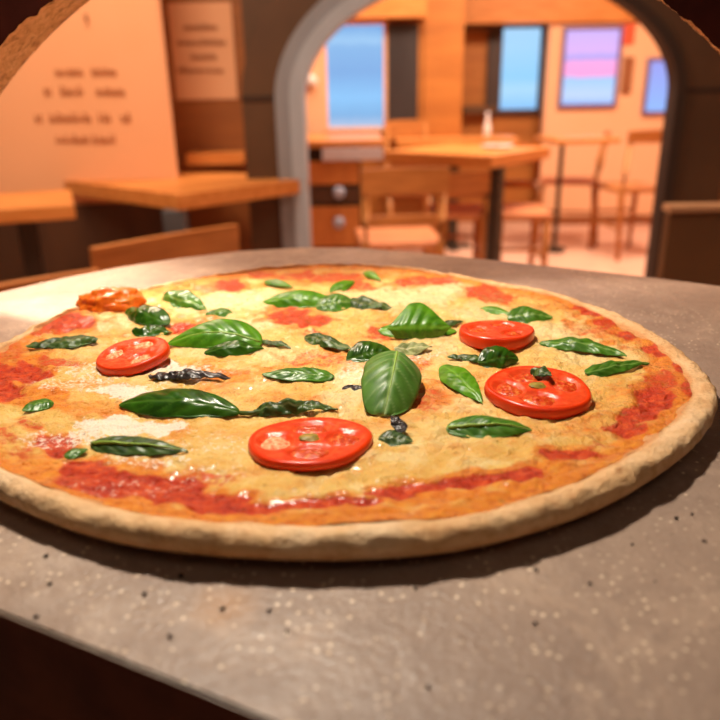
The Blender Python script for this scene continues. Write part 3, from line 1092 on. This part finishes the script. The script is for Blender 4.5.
def topping_height(x, y):
    """pizza face height (world z) at world x, y without the small bumps"""
    dx, dy = x - PC.x, y - PC.y
    t = math.atan2(dy, dx)
    R = float(np.interp(t, theta, RAD, period=2 * math.pi))
    z = base_profile_z(math.hypot(dx, dy), t, R)
    z += 0.0012 * nz3(x, y, 38) + 0.0008 * nz3(x, y, 95, 3.1)
    return SLAB + z


def build_pizza():
    root = empty('pizza', (PC.x, PC.y, SLAB), label='whole round pizza with melted cheese, tomato and basil on the stone slab', cat='pizza')
    NR = 150
    V, Fc = [(0, 0, topping_height(PC.x, PC.y) - SLAB)], []
    ri_arr = []
    for j in range(NT):
        t = theta[j]
        wob = 0.0022 * mnoise.noise(Vector((math.cos(t) * 6, math.sin(t) * 6, 1.7))) + 0.0014 * mnoise.noise(Vector((math.cos(t) * 17, math.sin(t) * 17, 4.7)))
        ri_arr.append(RAD[j] - rim_w(t) + wob)
    for i in range(1, NR + 1):
        for j in range(NT):
            t = theta[j]
            rr = ri_arr[j] * (i / NR) ** 0.85
            x, y = rr * math.cos(t), rr * math.sin(t)
            z = topping_height(x + PC.x, y + PC.y) - SLAB
            fade = min(1, (NR - i) / 8)
            z += fade * (0.0011 * nz3(x, y, 120, 6) + 0.0009 * nz3(x, y, 210, 9) + 0.0007 * nz3(x, y, 400, 5))
            V.append((x, y, z))
    for j in range(NT):
        Fc.append((0, 1 + j, 1 + (j + 1) % NT))
    for i in range(NR - 1):
        for j in range(NT):
            a = 1 + i * NT + j
            b = 1 + i * NT + (j + 1) % NT
            Fc.append((a, a + NT, b + NT, b))
    VV = np.array(V)
    # masks
    P = np.array([proj((v[0] + PC.x, v[1] + PC.y, TOP)) for v in V])
    px, py = P[:, 0], P[:, 1]
    warp = np.array([0.55 * nz3(v[0], v[1], 45, 1.3) + 0.45 * nz3(v[0], v[1], 130, 7.7) for v in V])
    rel = np.hypot(VV[:, 0], VV[:, 1])
    tt = np.arctan2(VV[:, 1], VV[:, 0])
    Rl = np.interp(tt, theta, np.array(ri_arr), period=2 * math.pi)
    ring = np.clip((rel / Rl - 0.86) / 0.12, 0, 1)
    s_ = mask(px, py, SAUCE, warp * 1.4 - 0.18)
    halo = mask(px, py, [(x, y, rx * 1.5 + 6, ry * 1.6 + 4, s * 0.8) for (x, y, rx, ry, s) in SAUCE], warp * 1.2)
    # out of frame on the left: a few broken patches of sauce
    o_ = np.maximum(np.maximum(mask(px, py, ORANGE, warp), halo), ring * 0.8)
    w_ = mask(px, py, POWDER, warp)
    p_ = mask(px, py, PALE, warp)
    # sauce sits lower, cheese pools stand a little proud
    VV[:, 2] += (-0.0012 * s_ + 0.0011 * p_ * (1 - ring)) * (1 - ring ** 2)
    o = mesh_obj('cheese_topping', VV, Fc, topping_mat(), root, smooth=True)
    ca = o.data.attributes.new('paint', 'FLOAT_COLOR', 'POINT')
    arr = np.stack([s_, o_, w_, np.ones_like(s_)], 1).astype(np.float32)
    ca.data.foreach_set('color', arr.ravel())
    pa_ = o.data.attributes.new('pale', 'FLOAT', 'POINT')
    pa_.data.foreach_set('value', p_.astype(np.float32))
    # crust: from under the topping edge, over the rim, down the side and underneath
    prof_n = 50
    V, Fc, bake = [], [], []
    for j in range(NT):
        t = theta[j]
        R, ri, h = RAD[j], ri_arr[j], rim_h(t)
        zi = base_profile_z(ri, t, R)
        wr = R - ri
        lump = 0.0010 * mnoise.noise(Vector((math.cos(t) * 5, math.sin(t) * 5, 8))) + 0.0006 * mnoise.noise(Vector((math.cos(t) * 14, math.sin(t) * 14, 2)))
        for i in range(prof_n):
            s = i / (prof_n - 1)
            H_ = h + lump
            up_ = 0.0042 + 0.0008 * mnoise.noise(Vector((math.cos(t) * 3, math.sin(t) * 3, 5)))
            if s < 0.12:
                q = s / 0.12
                r_, z_ = ri - 0.004 * (1 - q), zi - 0.0016 * (1 - q)
            elif s < 0.36:
                # softly domed top from the topping to the shoulder
                q = (s - 0.12) / 0.24
                r_ = ri + (wr - 0.0048) * q
                z_ = zi + (H_ - zi) * math.sin(q * math.pi / 2) ** 0.8
            elif s < 0.78:
                # rounded outer side
                q = (s - 0.36) / 0.42
                ang = math.pi / 2 - q * (math.pi * 0.97)
                zc_, ez_ = (H_ + up_) / 2, (H_ - up_) / 2
                r_ = R - 0.0048 + 0.0048 * max(0.0, math.cos(ang)) ** 0.8
                z_ = zc_ + ez_ * math.sin(ang)
            else:
                q = (s - 0.78) / 0.22
                r_ = R - 0.0052 - q * (R - 0.0052 - 0.10)
                z_ = up_ * max(0.0, 1 - q * 4.5) ** 1.3 + 0.0003
            x, y = r_ * math.cos(t), r_ * math.sin(t)
            if 0.12 < s < 0.8:
                n_ = 0.0008 * mnoise.noise(Vector((x * 110, y * 110, z_ * 110))) + 0.00045 * mnoise.noise(Vector((x * 300, y * 300, z_ * 300)))
                x += n_ * math.cos(t)
                y += n_ * math.sin(t)
                z_ += n_
            V.append((x, y, z_))
            bake.append(min(1, max(0, (1 - z_ / h) * 1.1 if s > 0.4 else 0.9 * (1 - (s - 0.1) / 0.2) if s < 0.3 else 0)))
    for j in range(NT):
        j2 = (j + 1) % NT
        for i in range(prof_n - 1):
            Fc.append((j * prof_n + i, j * prof_n + i + 1, j2 * prof_n + i + 1, j2 * prof_n + i))
    o = mesh_obj('crust', V, Fc, crust_mat(), root, smooth=True)
    ba = o.data.attributes.new('bake', 'FLOAT', 'POINT')
    ba.data.foreach_set('value', np.array(bake, dtype=np.float32))
    return root


build_pizza()

# ------------------------------------------------------------------ toppings: tomato slices


def tomato_mats():
    k = MB('tomato_skin')
    nz = k.noise(60, 3)
    k.base(k.mix(nz, rgb(208, 40, 6), rgb(232, 66, 14)))
    k.rough(0.28)
    skin = k.m
    k = MB('tomato_flesh')
    nz = k.noise(220, 5, 0.7)
    nz2 = k.noise(90, 3)
    c = k.ramp(nz, [(0.3, rgb(204, 46, 14)), (0.5, rgb(222, 68, 28)), (0.7, rgb(234, 110, 62))])
    c = k.mix(k.val(nz2, 0.5, 0.7, 0, 0.4), c, rgb(220, 84, 40))
    k.base(c)
    k.rough(0.3)
    k.b.inputs['Subsurface Weight'].default_value = 0.15
    k.b.inputs['Subsurface Radius'].default_value = (0.006, 0.002, 0.001)
    k.bump(nz, 0.4, 0.0008)
    flesh = k.m
    k = MB('tomato_seed_gel')
    nz = k.noise(420, 4, 0.7)
    c = k.ramp(nz, [(0.32, rgb(180, 36, 12)), (0.52, rgb(206, 70, 28)), (0.64, rgb(222, 130, 62)), (0.74, rgb(196, 110, 44))])
    k.base(c)
    k.rough(0.22)
    k.bump(nz, 0.6, 0.001)
    gel = k.m
    k = MB('tomato_cheese_dust')
    nz = k.noise(600, 4, 0.7)
    c = k.ramp(nz, [(0.38, rgb(214, 84, 44)), (0.5, rgb(230, 150, 100)), (0.66, rgb(240, 206, 168))])
    k.base(c)
    k.rough(0.8)
    k.bump(nz, 0.6, 0.001)
    dust = k.m
    return skin, flesh, gel, dust


TSK, TFL, TGL, TDU = tomato_mats()
OLIVE = mat('green_tomato_core', rgb(176, 140, 50), rgb(120, 110, 40), 500, 0.5)


def tomato(px, py, rxpx, thick, label, tilt=(0, 0), chambers=4, seed=0, core=True, fill='gel', sq=1.0, sink=0.001):
    c = onz(px, py, TOP + 0.004)
    ex = onz(px + rxpx, py, TOP + 0.004)
    R = (ex - c).length
    zt = topping_height(c.x, c.y)
    root = empty('tomato_slice', (c.x, c.y, zt - sink), 0, label=label, cat='tomato slice', group='tomato slices on the pizza')
    root.rotation_euler = (tilt[0], tilt[1], 0)
    n = 72
    rnd = random.Random(seed)
    ph = [rnd.uniform(0, 6.28) for _ in range(4)]

    def Rf(t):
        return R * (1 + 0.025 * math.sin(2 * t + ph[0]) + 0.018 * math.sin(3 * t + ph[1]) + 0.012 * math.sin(5 * t + ph[2]))
    sqm = sq
    # skin: side wall with rounded lips
    prof = [(0.86, 0.0), (0.95, 0.0004), (0.99, thick * 0.25), (1.0, thick * 0.55), (0.99, thick * 0.85), (0.965, thick), (0.93, thick * 1.01), (0.90, thick * 0.97)]
    V, Fc = [], []
    for q, z in prof:
        for j in range(n):
            t = 2 * math.pi * j / n
            V.append((Rf(t) * q * math.cos(t), Rf(t) * q * math.sin(t) * sqm, z))
    for i in range(len(prof) - 1):
        for j in range(n):
            j2 = (j + 1) % n
            Fc.append((i * n + j, i * n + j2, (i + 1) * n + j2, (i + 1) * n + j))
    Fc.append(tuple(range(n))[::-1])
    mesh_obj('skin', V, Fc, TSK, root, smooth=True)
    # flesh: top disc with hollow chambers
    NRr = 40
    V, Fc = [(0, 0, thick)], []
    cen = []
    for k in range(chambers):
        a = math.pi + 2 * math.pi * k / chambers + rnd.uniform(-0.2, 0.2)
        cen.append((a, rnd.uniform(0.5, 0.58)))

    def pocket(x, y):
        best = 0
        for a, rr in cen:
            dx, dy = x - rr * math.cos(a), y - rr * math.sin(a)
            lx = dx * math.cos(a) + dy * math.sin(a)
            ly = -dx * math.sin(a) + dy * math.cos(a)
            d = math.hypot(lx / 0.27, ly / (0.34 if chambers <= 4 else 0.25))
            best = max(best, min(1, max(0, (1.15 - d) / 0.35)))
        return best
    for i in range(1, NRr + 1):
        for j in range(n):
            t = 2 * math.pi * j / n
            q = 0.91 * i / NRr
            x, y = q * math.cos(t), q * math.sin(t)
            z = thick * 0.985 - 0.0016 * pocket(x, y) + 0.0003 * mnoise.noise(Vector((x * 9, y * 9, seed)))
            V.append((x * Rf(t), y * Rf(t) * sqm, z))
    for j in range(n):
        Fc.append((0, 1 + j, 1 + (j + 1) % n))
    for i in range(NRr - 1):
        for j in range(n):
            a, b = 1 + i * n + j, 1 + i * n + (j + 1) % n
            Fc.append((a, a + n, b + n, b))
    mesh_obj('flesh', V, Fc, TFL, root, smooth=True)
    # seed gel in each chamber
    for k, (a, rr) in enumerate(cen):
        V, Fc = [(0, 0, 0)], []
        V = []
        mrow = 10
        V.append((R * rr * math.cos(a), R * rr * math.sin(a) * sqm, thick * 0.985 - 0.0003))
        for i in range(1, mrow + 1):
            for j in range(28):
                t = 2 * math.pi * j / 28
                q = i / mrow
                w = 1 + 0.15 * math.sin(3 * t + k)
                lx, ly = 0.25 * q * math.cos(t) * w, (0.31 if chambers <= 4 else 0.22) * q * math.sin(t) * w
                x = rr * math.cos(a) + lx * math.cos(a) - ly * math.sin(a)
                y = rr * math.sin(a) + lx * math.sin(a) + ly * math.cos(a)
                z = thick * 0.985 - 0.0004 - 0.0012 * q ** 3 + 0.0006 * mnoise.noise(Vector((x * 14, y * 14, seed + k)))
                V.append((x * R, y * R * sqm, z))
        for j in range(28):
            Fc.append((0, 1 + j, 1 + (j + 1) % 28))
        for i in range(mrow - 1):
            for j in range(28):
                p, q = 1 + i * 28 + j, 1 + i * 28 + (j + 1) % 28
                Fc.append((p, p + 28, q + 28, q))
        mesh_obj('seed_pocket', V, Fc, TDU if (fill == 'dust' or (fill == 'mix' and k == 0)) else TGL, root, smooth=True)
    if core:
        bm = bmesh.new()
        bmesh.ops.create_icosphere(bm, subdivisions=3, radius=R * 0.13)
        for v in bm.verts:
            kk = 1 + 0.4 * mnoise.noise(v.co * 400)
            v.co = Vector((v.co.x * 1.3 * kk, v.co.y * kk, v.co.z * 0.35 * kk + thick))
        bm_obj('core', bm, OLIVE, root, smooth=True)
    return root


tomato(310, 435, 63, 0.0042, 'bright red tomato slice lying flat at the front centre of the pizza', chambers=4, seed=2, tilt=(-0.06, 0), sq=0.92, fill='mix')
tomato(538, 388, 53, 0.0062, 'thick red tomato slice topped with a herb scrap on the right half', chambers=4, seed=5, tilt=(0.03, 0.0), fill='gel')
tomato(497, 332, 37, 0.0072, 'smaller thick tomato slice behind the herb-topped one', chambers=3, seed=8, tilt=(-0.05, 0), core=False)
tomato(134, 355, 35, 0.0055, 'tilted tomato slice dusted with grated cheese on the left half', chambers=3, seed=4, tilt=(0.12, -0.12), fill='dust', core=False, sink=-0.0015)

# orange roasted lump at the left back rim
def lump():
    c = onz(112, 307, TOP)
    k = MB('roasted_orange_tomato')
    nz = k.noise(110, 4, 0.6)
    c_ = k.ramp(nz, [(0.3, rgb(190, 70, 8)), (0.5, rgb(218, 102, 18)), (0.7, rgb(228, 136, 48))])
    k.base(c_)
    k.rough(0.35)
    k.bump(nz, 0.3, 0.001)
    bm = bmesh.new()
    bmesh.ops.create_icosphere(bm, subdivisions=5, radius=1.0)
    for v in bm.verts:
        n_ = 1 + 0.22 * mnoise.noise(v.co * 2.2 + Vector((3, 1, 0))) + 0.08 * mnoise.noise(v.co * 6)
        v.co = Vector((v.co.x * 0.0205 * n_, v.co.y * 0.011 * n_, v.co.z * 0.0105 * n_))
    o = bm_obj('roasted_tomato', bm, k.m, smooth=True, label='orange blistered roasted tomato lump at the left back rim', cat='tomato')
    o.location = (c.x, c.y, topping_height(c.x, c.y) + 0.003)
    o.rotation_euler = (0, 0, 0.25)


lump()

# ------------------------------------------------------------------ toppings: basil


def leaf_mat(name, dark, mid, vein, rough=0.35):
    k = MB(name)
    at_ = k.n('ShaderNodeAttribute', attribute_name='vein')
    nz = k.noise(130, 4, 0.6)
    c = k.mix(k.val(nz, 0.3, 0.7), dark, mid)
    c = k.mix(k.math('MULTIPLY', at_.outputs['Fac'], 0.75), c, vein)
    k.base(c)
    k.rough(rough)
    k.b.inputs['Specular IOR Level'].default_value = 0.4
    k.b.inputs['Subsurface Weight'].default_value = 0.1
    k.b.inputs['Subsurface Radius'].default_value = (0.001, 0.002, 0.0005)
    k.bump(nz, 0.15, 0.0006)
    return k.m


LM = {'fresh': leaf_mat('fresh_basil', rgb(52, 104, 8), rgb(84, 140, 18), rgb(120, 166, 50)),
      'mid': leaf_mat('basil', rgb(46, 90, 14), rgb(72, 122, 28), rgb(140, 168, 88)),
      'round': leaf_mat('matte_basil', rgb(62, 104, 36), rgb(84, 128, 48), rgb(168, 190, 128), 0.42),
      'dark': leaf_mat('dark_basil', rgb(26, 60, 8), rgb(50, 94, 16), rgb(84, 120, 40), 0.28),
      'wilt': leaf_mat('wilted_basil', rgb(30, 54, 16), rgb(66, 94, 36), rgb(140, 148, 96), 0.4),
      'black': leaf_mat('blackened_basil', rgb(26, 22, 22), rgb(56, 48, 46), rgb(120, 100, 96), 0.35),
      'ash': leaf_mat('cheese_dusted_basil', rgb(104, 116, 62), rgb(150, 154, 100), rgb(214, 204, 160), 0.6)}
RIB = mat('basil_midrib', rgb(140, 172, 70), rgb(128, 160, 60), 200, 0.45)
STEM = mat('basil_stem', rgb(70, 92, 36), rgb(54, 74, 28), 200, 0.45)


def leaf(base, tip, hpx, label, tone='mid', roll=25, camber=0.25, arch=0.06, lift=(0.0015, 0.0015), crumple=0.0, shape=0.75, curl=0.0, rib=False, stem=None,
         seed=0, bend=0.0, full=0.75, name='basil_leaf', cat='basil leaf', group='basil leaves on the pizza', fold=0.0):
    rnd = random.Random(seed * 13 + 5)
    z0 = topping_height(*onz(base[0], base[1], TOP)[:2])
    b = onz(base[0], base[1], z0 + lift[0])
    z1 = topping_height(*onz(tip[0], tip[1], TOP)[:2])
    t = onz(tip[0], tip[1], z1 + lift[1])
    ax = (t - b)
    L = ax.length
    a = ax.normalized()
    side = Vector((0, 0, 1)).cross(a).normalized()
    nrm = a.cross(side)
    # make 'side' point away from the camera so that a positive roll turns the face toward it
    toc = (CAM - (b + t) / 2)
    if side.dot(Vector((toc.x, toc.y, 0))) > 0:
        side, flip = -side, True
    else:
        flip = False
    rr = math.radians(roll)
    s2 = side * math.cos(rr) + nrm * math.sin(rr)
    n2 = nrm * math.cos(rr) - side * math.sin(rr)
    if n2.z < 0:
        n2 = -n2
    mid = (b + t) / 2
    p0, p1 = proj(mid), proj(mid + s2 * 0.001)
    # pixels per metre across the leaf, measured square to its axis in view
    pa_, pb_ = proj(b), proj(t)
    adx, ady = pb_[0] - pa_[0], pb_[1] - pa_[1]
    al = math.hypot(adx, ady)
    cross = abs(((p1[0] - p0[0]) * ady - (p1[1] - p0[1]) * adx) / al) / 0.001
    Wd = hpx / max(cross, 60)
    nu, nv = 44, 25
    V, Fc, vein = [], [], []
    sd = Vector((seed * 3.7, seed * 1.9, 0))
    for i in range(nu + 1):
        u = i / nu
        wid = max(0.0, math.sin(math.pi * u ** shape)) ** full * (1 - 0.1 * u)
        wid = max(wid, 0.015)
        for j in range(nv + 1):
            v = -1 + 2 * j / nv
            # serration / uneven outline
            e = 1 + 0.05 * mnoise.noise(Vector((u * 7, math.copysign(1, v), seed)))
            y = v * wid * Wd / 2 * e
            zz = arch * L * math.sin(math.pi * u) - camber * Wd * 0.5 * (abs(v) ** 1.7) * wid + curl * L * u * u - fold * abs(v) * wid * Wd * 0.5
            xx = u * L
            # puckers between the side veins
            ph = u * 6.0 - abs(v) * 1.3
            fr = ph - math.floor(ph)
            vd = min(fr, 1 - fr)
            pk = 0.03 * Wd * wid * (0.5 - 0.5 * math.cos(2 * math.pi * fr)) * (1 - abs(v)) ** 0.4
            zz += pk
            mrib = math.exp(-(v * wid / 0.06) ** 2)
            zz -= 0.02 * Wd * mrib
            vn = max(mrib, 0.6 * math.exp(-(vd / 0.07) ** 2) * (1 - abs(v) * 0.7))
            if crumple:
                q = Vector((xx, y, 0)) * (1.0 / max(Wd, 0.006)) + sd
                zz += crumple * Wd * (0.55 * mnoise.noise(q * 1.3) + 0.35 * mnoise.noise(q * 3.1))
                y += crumple * Wd * 0.35 * mnoise.noise(q * 1.7 + Vector((5, 5, 5)))
            y += bend * L * math.sin(math.pi * u)
            p = b + a * xx + s2 * y + n2 * zz
            V.append(p)
            vein.append(vn)
    # keep the leaf out of the cheese: lift points that would sink in
    for k, p in enumerate(V):
        zt = topping_height(p.x, p.y) + 0.0004
        if p.z < zt:
            p.z = zt + (p.z - zt) * 0.08
    for i in range(nu):
        for j in range(nv):
            q = i * (nv + 1) + j
            Fc.append((q, q + 1, q + nv + 2, q + nv + 1))
    org = Vector((mid.x, mid.y, topping_height(mid.x, mid.y)))
    o = mesh_obj(name, [p - org for p in V], Fc, LM[tone], smooth=True, label=label, cat=cat, group=group)
    o.location = org
    at_ = o.data.attributes.new('vein', 'FLOAT', 'POINT')
    at_.data.foreach_set('value', np.array(vein, dtype=np.float32))
    md = o.modifiers.new('thickness', 'SOLIDIFY')
    md.thickness = 0.0007
    md.offset = 1 if n2.z > 0 else -1
    if rib:
        jm = nv // 2
        pts = [(V[i * (nv + 1) + jm] + V[i * (nv + 1) + jm + 1]) / 2 - org + n2 * 0.0006 for i in range(1, nu - 1, 2)]
        tube('midrib', pts, [0.00075 * (1 - 0.7 * k / len(pts)) for k in range(len(pts))], RIB, o, seg=6)
    if stem:
        pts = []
        for q, (sx, sy) in enumerate([base] + stem):
            p = onz(sx, sy, TOP)
            pts.append(Vector((p.x, p.y, topping_height(p.x, p.y) + 0.0016)) if q else b)
        tube('stem', [p - org for p in pts], [0.0011] * len(pts), STEM, o, seg=8)
    return o


# large leaves
leaf((262, 343), (168, 344), 36, 'large bright green basil leaf pointing left beside the tilted tomato', 'fresh', roll=38, camber=0.3, arch=0.10, seed=1, rib=True, shape=0.62, bend=0.07)
leaf((204, 353), (264, 348), 16, 'dark curled basil leaf tucked under the large bright leaf', 'dark', roll=35, camber=0.35, arch=0.12, seed=2, crumple=0.15, shape=0.9)
leaf((240, 413), (120, 405), 33, 'long glossy dark basil leaf with a thin stem left of the front tomato', 'dark', roll=32, camber=0.35, arch=0.08, seed=3, shape=0.95, crumple=0.1, stem=[(250, 414), (262, 413)], bend=0.02)
leaf((397, 352), (384, 415), 60, 'big round upright basil leaf with pale veins at the pizza centre', 'round', roll=12, camber=0.5, arch=0.16, lift=(0.012, 0.001), seed=4, rib=True, shape=0.95, full=0.29)
leaf((378, 330), (457, 331), 22, 'bright basil leaf lying flat under the peaked one at centre back', 'fresh', roll=20, camber=0.2, arch=0.04, seed=5, shape=0.9)
leaf((386, 328), (452, 327), 60, 'peaked bright green basil leaf standing up at the centre back', 'fresh', roll=62, camber=0.3, arch=0.05, seed=6, shape=1.0, full=1.35, fold=0.3, lift=(0.006, 0.006))
# left back
leaf((168, 324), (126, 312), 23, 'small glossy dark basil leaf above the tilted tomato', 'dark', roll=35, camber=0.4, arch=0.12, seed=7, crumple=0.2)
leaf((132, 330), (172, 332), 15, 'dark wilted basil leaf under the small glossy leaf at left', 'dark', roll=20, camber=0.3, seed=8, crumple=0.4)
leaf((163, 297), (206, 309), 28, 'small crinkled green basil leaf near the left back rim', 'mid', roll=40, camber=0.3, arch=0.10, seed=9, crumple=0.25)
leaf((205, 315), (233, 312), 14, 'tiny green basil scrap above the large bright leaf', 'mid', roll=25, seed=10, crumple=0.2)
leaf((98, 340), (26, 347), 14, 'wilted basil leaf with a grey tip near the left rim', 'wilt', roll=25, camber=0.3, arch=0.06, seed=11, crumple=0.45, bend=-0.03)
leaf((52, 402), (23, 411), 13, 'small green basil scrap alone near the left rim', 'mid', roll=15, seed=12, crumple=0.15)
leaf((90, 444), (188, 451), 21, 'long pale-veined basil leaf dusted with cheese at the front left', 'wilt', roll=22, camber=0.2, arch=0.04, seed=13, rib=True, crumple=0.12, shape=0.7)
leaf((64, 456), (88, 449), 10, 'tiny green basil scrap beside the sauce at the front left', 'mid', roll=20, seed=14, crumple=0.2)
# centre back
leaf((262, 302), (338, 302), 22, 'arched green basil leaf at the back left of centre', 'fresh', roll=40, camber=0.35, arch=0.10, seed=15, shape=1.05)
leaf((316, 306), (358, 303), 27, 'folded green basil leaf at the back centre', 'mid', roll=40, camber=0.4, arch=0.12, seed=16, crumple=0.15)
leaf((345, 302), (392, 307), 13, 'dark wilted basil leaf trailing right of the folded back leaf', 'wilt', roll=25, seed=17, crumple=0.4)
leaf((330, 292), (355, 281), 12, 'small bright oval basil leaf near the back rim', 'fresh', roll=40, seed=18, camber=0.2)
leaf((264, 281), (293, 287), 8, 'small flat basil leaf near the back rim left of centre', 'mid', roll=30, seed=19, camber=0.2)
leaf((364, 272), (381, 280), 8, 'tiny green basil scrap at the very back rim', 'fresh', roll=35, seed=20)
leaf((304, 336), (352, 350), 15, 'wilted green basil leaf left of the dark curled one', 'wilt', roll=28, seed=21, crumple=0.35)
leaf((346, 358), (392, 353), 36, 'dark shiny curled basil leaf behind the big round one', 'dark', roll=48, camber=0.5, arch=0.14, seed=22, crumple=0.2, shape=0.9)
leaf((334, 377), (262, 375), 15, 'flat narrow basil leaf left of the pizza centre', 'mid', roll=20, camber=0.15, arch=0.03, seed=23, crumple=0.1)
leaf((262, 341), (291, 347), 6, 'thin wilted herb strip right of the large bright leaf', 'wilt', roll=15, seed=24, crumple=0.4, name='herb_strip', cat='herb strip', group='herb strips on the pizza')
leaf((342, 389), (366, 387), 7, 'small blackened herb bit left of the big round leaf', 'black', roll=20, seed=25, crumple=0.3, name='herb_strip', cat='herb strip', group='herb strips on the pizza')
leaf((252, 412), (338, 408), 14, 'dark knotted basil strip just behind the front tomato', 'wilt', roll=25, seed=26, crumple=0.55, name='herb_strip', cat='herb strip', group='herb strips on the pizza', bend=0.03)
leaf((148, 376), (230, 377), 9, 'thin purple-black herb strip below the tilted tomato', 'black', roll=15, seed=27, crumple=0.5, name='herb_strip', cat='herb strip', group='herb strips on the pizza')
leaf((394, 350), (432, 347), 16, 'pale cheese-dusted basil leaf right of the dark curled leaf', 'ash', roll=25, seed=28, crumple=0.45)
leaf((443, 324), (463, 321), 6, 'tiny dark basil scrap left of the smaller thick tomato', 'wilt', roll=20, seed=29, crumple=0.2)
leaf((482, 403), (442, 366), 27, 'bright spoon-shaped basil leaf left of the herb-topped tomato', 'fresh', roll=18, camber=0.25, arch=0.06, seed=30, crumple=0.12, shape=1.3)
leaf((446, 428), (532, 429), 27, 'glossy almond-shaped basil leaf in front of the herb-topped tomato', 'mid', roll=25, camber=0.3, arch=0.06, seed=31, crumple=0.12, rib=True)
leaf((378, 438), (413, 441), 18, 'grey-green wilted basil leaf under the black scrap at front centre', 'wilt', roll=22, camber=0.2, seed=32, crumple=0.15)
leaf((404, 432), (392, 417), 13, 'black herb scrap standing right of the front tomato', 'black', roll=10, seed=33, crumple=0.3, lift=(0.003, 0.006), name='herb_strip', cat='herb strip', group='herb strips on the pizza')
# right side
leaf((478, 363), (519, 359), 32, 'dark wilted basil knob between the two right tomatoes', 'dark', roll=48, camber=0.45, arch=0.16, seed=34, crumple=0.35)
leaf((484, 361), (448, 357), 7, 'brown-green wilted tail left of the dark basil knob', 'wilt', roll=20, seed=35, crumple=0.4, name='herb_strip', cat='herb strip', group='herb strips on the pizza')
leaf((539, 343), (627, 356), 15, 'long narrow basil leaf pointing right near the right rim', 'mid', roll=28, camber=0.3, arch=0.05, seed=36, crumple=0.2, shape=0.85, bend=0.05)
leaf((585, 373), (650, 362), 14, 'slim pointed basil leaf nearest the right rim', 'mid', roll=25, camber=0.3, arch=0.05, seed=37, crumple=0.2, shape=0.6)
leaf((507, 317), (553, 317), 24, 'crinkled green basil leaf behind the smaller thick tomato', 'mid', roll=42, camber=0.35, arch=0.10, seed=38, crumple=0.2)
leaf((480, 308), (512, 315), 9, 'small bright basil leaf left of the crinkled back-right leaf', 'fresh', roll=30, seed=39)
o = leaf((532, 369), (552, 376), 13, 'dark herb scrap lying on top of the herb-topped tomato', 'wilt', roll=25, seed=40, crumple=0.4, lift=(0.0085, 0.0085), name='herb_strip', cat='herb strip', group='herb strips on the pizza')

# ------------------------------------------------------------------ light
w = bpy.data.worlds.new('world')
SC.world = w
w.use_nodes = True
bg = w.node_tree.nodes['Background']
bg.inputs[0].default_value = (1.0, 0.72, 0.5, 1)
bg.inputs[1].default_value = 0.035


def area(name, loc, target, size, power, color, size_y=None):
    l = bpy.data.lights.new(name, 'AREA')
    l.energy = power
    l.color = color
    l.size = size
    if size_y:
        l.shape = 'RECTANGLE'
        l.size_y = size_y
    o = bpy.data.objects.new(name, l)
    o.location = loc
    d = Vector(target) - Vector(loc)
    o.rotation_euler = d.to_track_quat('-Z', 'Y').to_euler()
    COL.objects.link(o)
    return o


# unseen key lamp above the back of the pizza
area('key_lamp', (-0.08, 0.395, SLAB + 0.42), (0.0, 0.33, SLAB), 0.03, 2.4, (1.0, 0.89, 0.73))
# weak fill light added behind the camera to lift the near crust
area('fill_lamp', (0.2, -0.25, SLAB + 0.9), (0, 0.3, SLAB), 0.4, 0.45, (1.0, 0.8, 0.6))
# spot pooling on the left of the slab
sl = bpy.data.lights.new('spot_lamp', 'SPOT')
sl.energy = 48
sl.color = (1.0, 0.88, 0.68)
sl.spot_size = math.radians(36)
sl.spot_blend = 1.0
sl.shadow_soft_size = 0.03
so = bpy.data.objects.new('spot_lamp', sl)
so.location = (-0.40, 0.80, SLAB + 0.55)
so.rotation_euler = (onz(-5, 290, SLAB) - Vector(so.location)).to_track_quat('-Z', 'Y').to_euler()
COL.objects.link(so)
# dining room ceiling lights; the front left one is added to brighten the chairs
WARM = (1.0, 0.76, 0.55)
for (x, y, p) in ((-0.9, 1.9, 28), (1.0, 1.0, 18), (-1.2, 1.1, 14), (0.6, 3.9, 38), (1.7, 4.2, 52), (-0.4, 4.4, 16)):
    area('ceiling_or_added_lamp', (x, y, 2.46), (x, y, 0), 0.6, p, WARM)

SC.view_settings.view_transform = 'Standard'
SC.view_settings.look = 'None'
SC.view_settings.exposure = 0.35
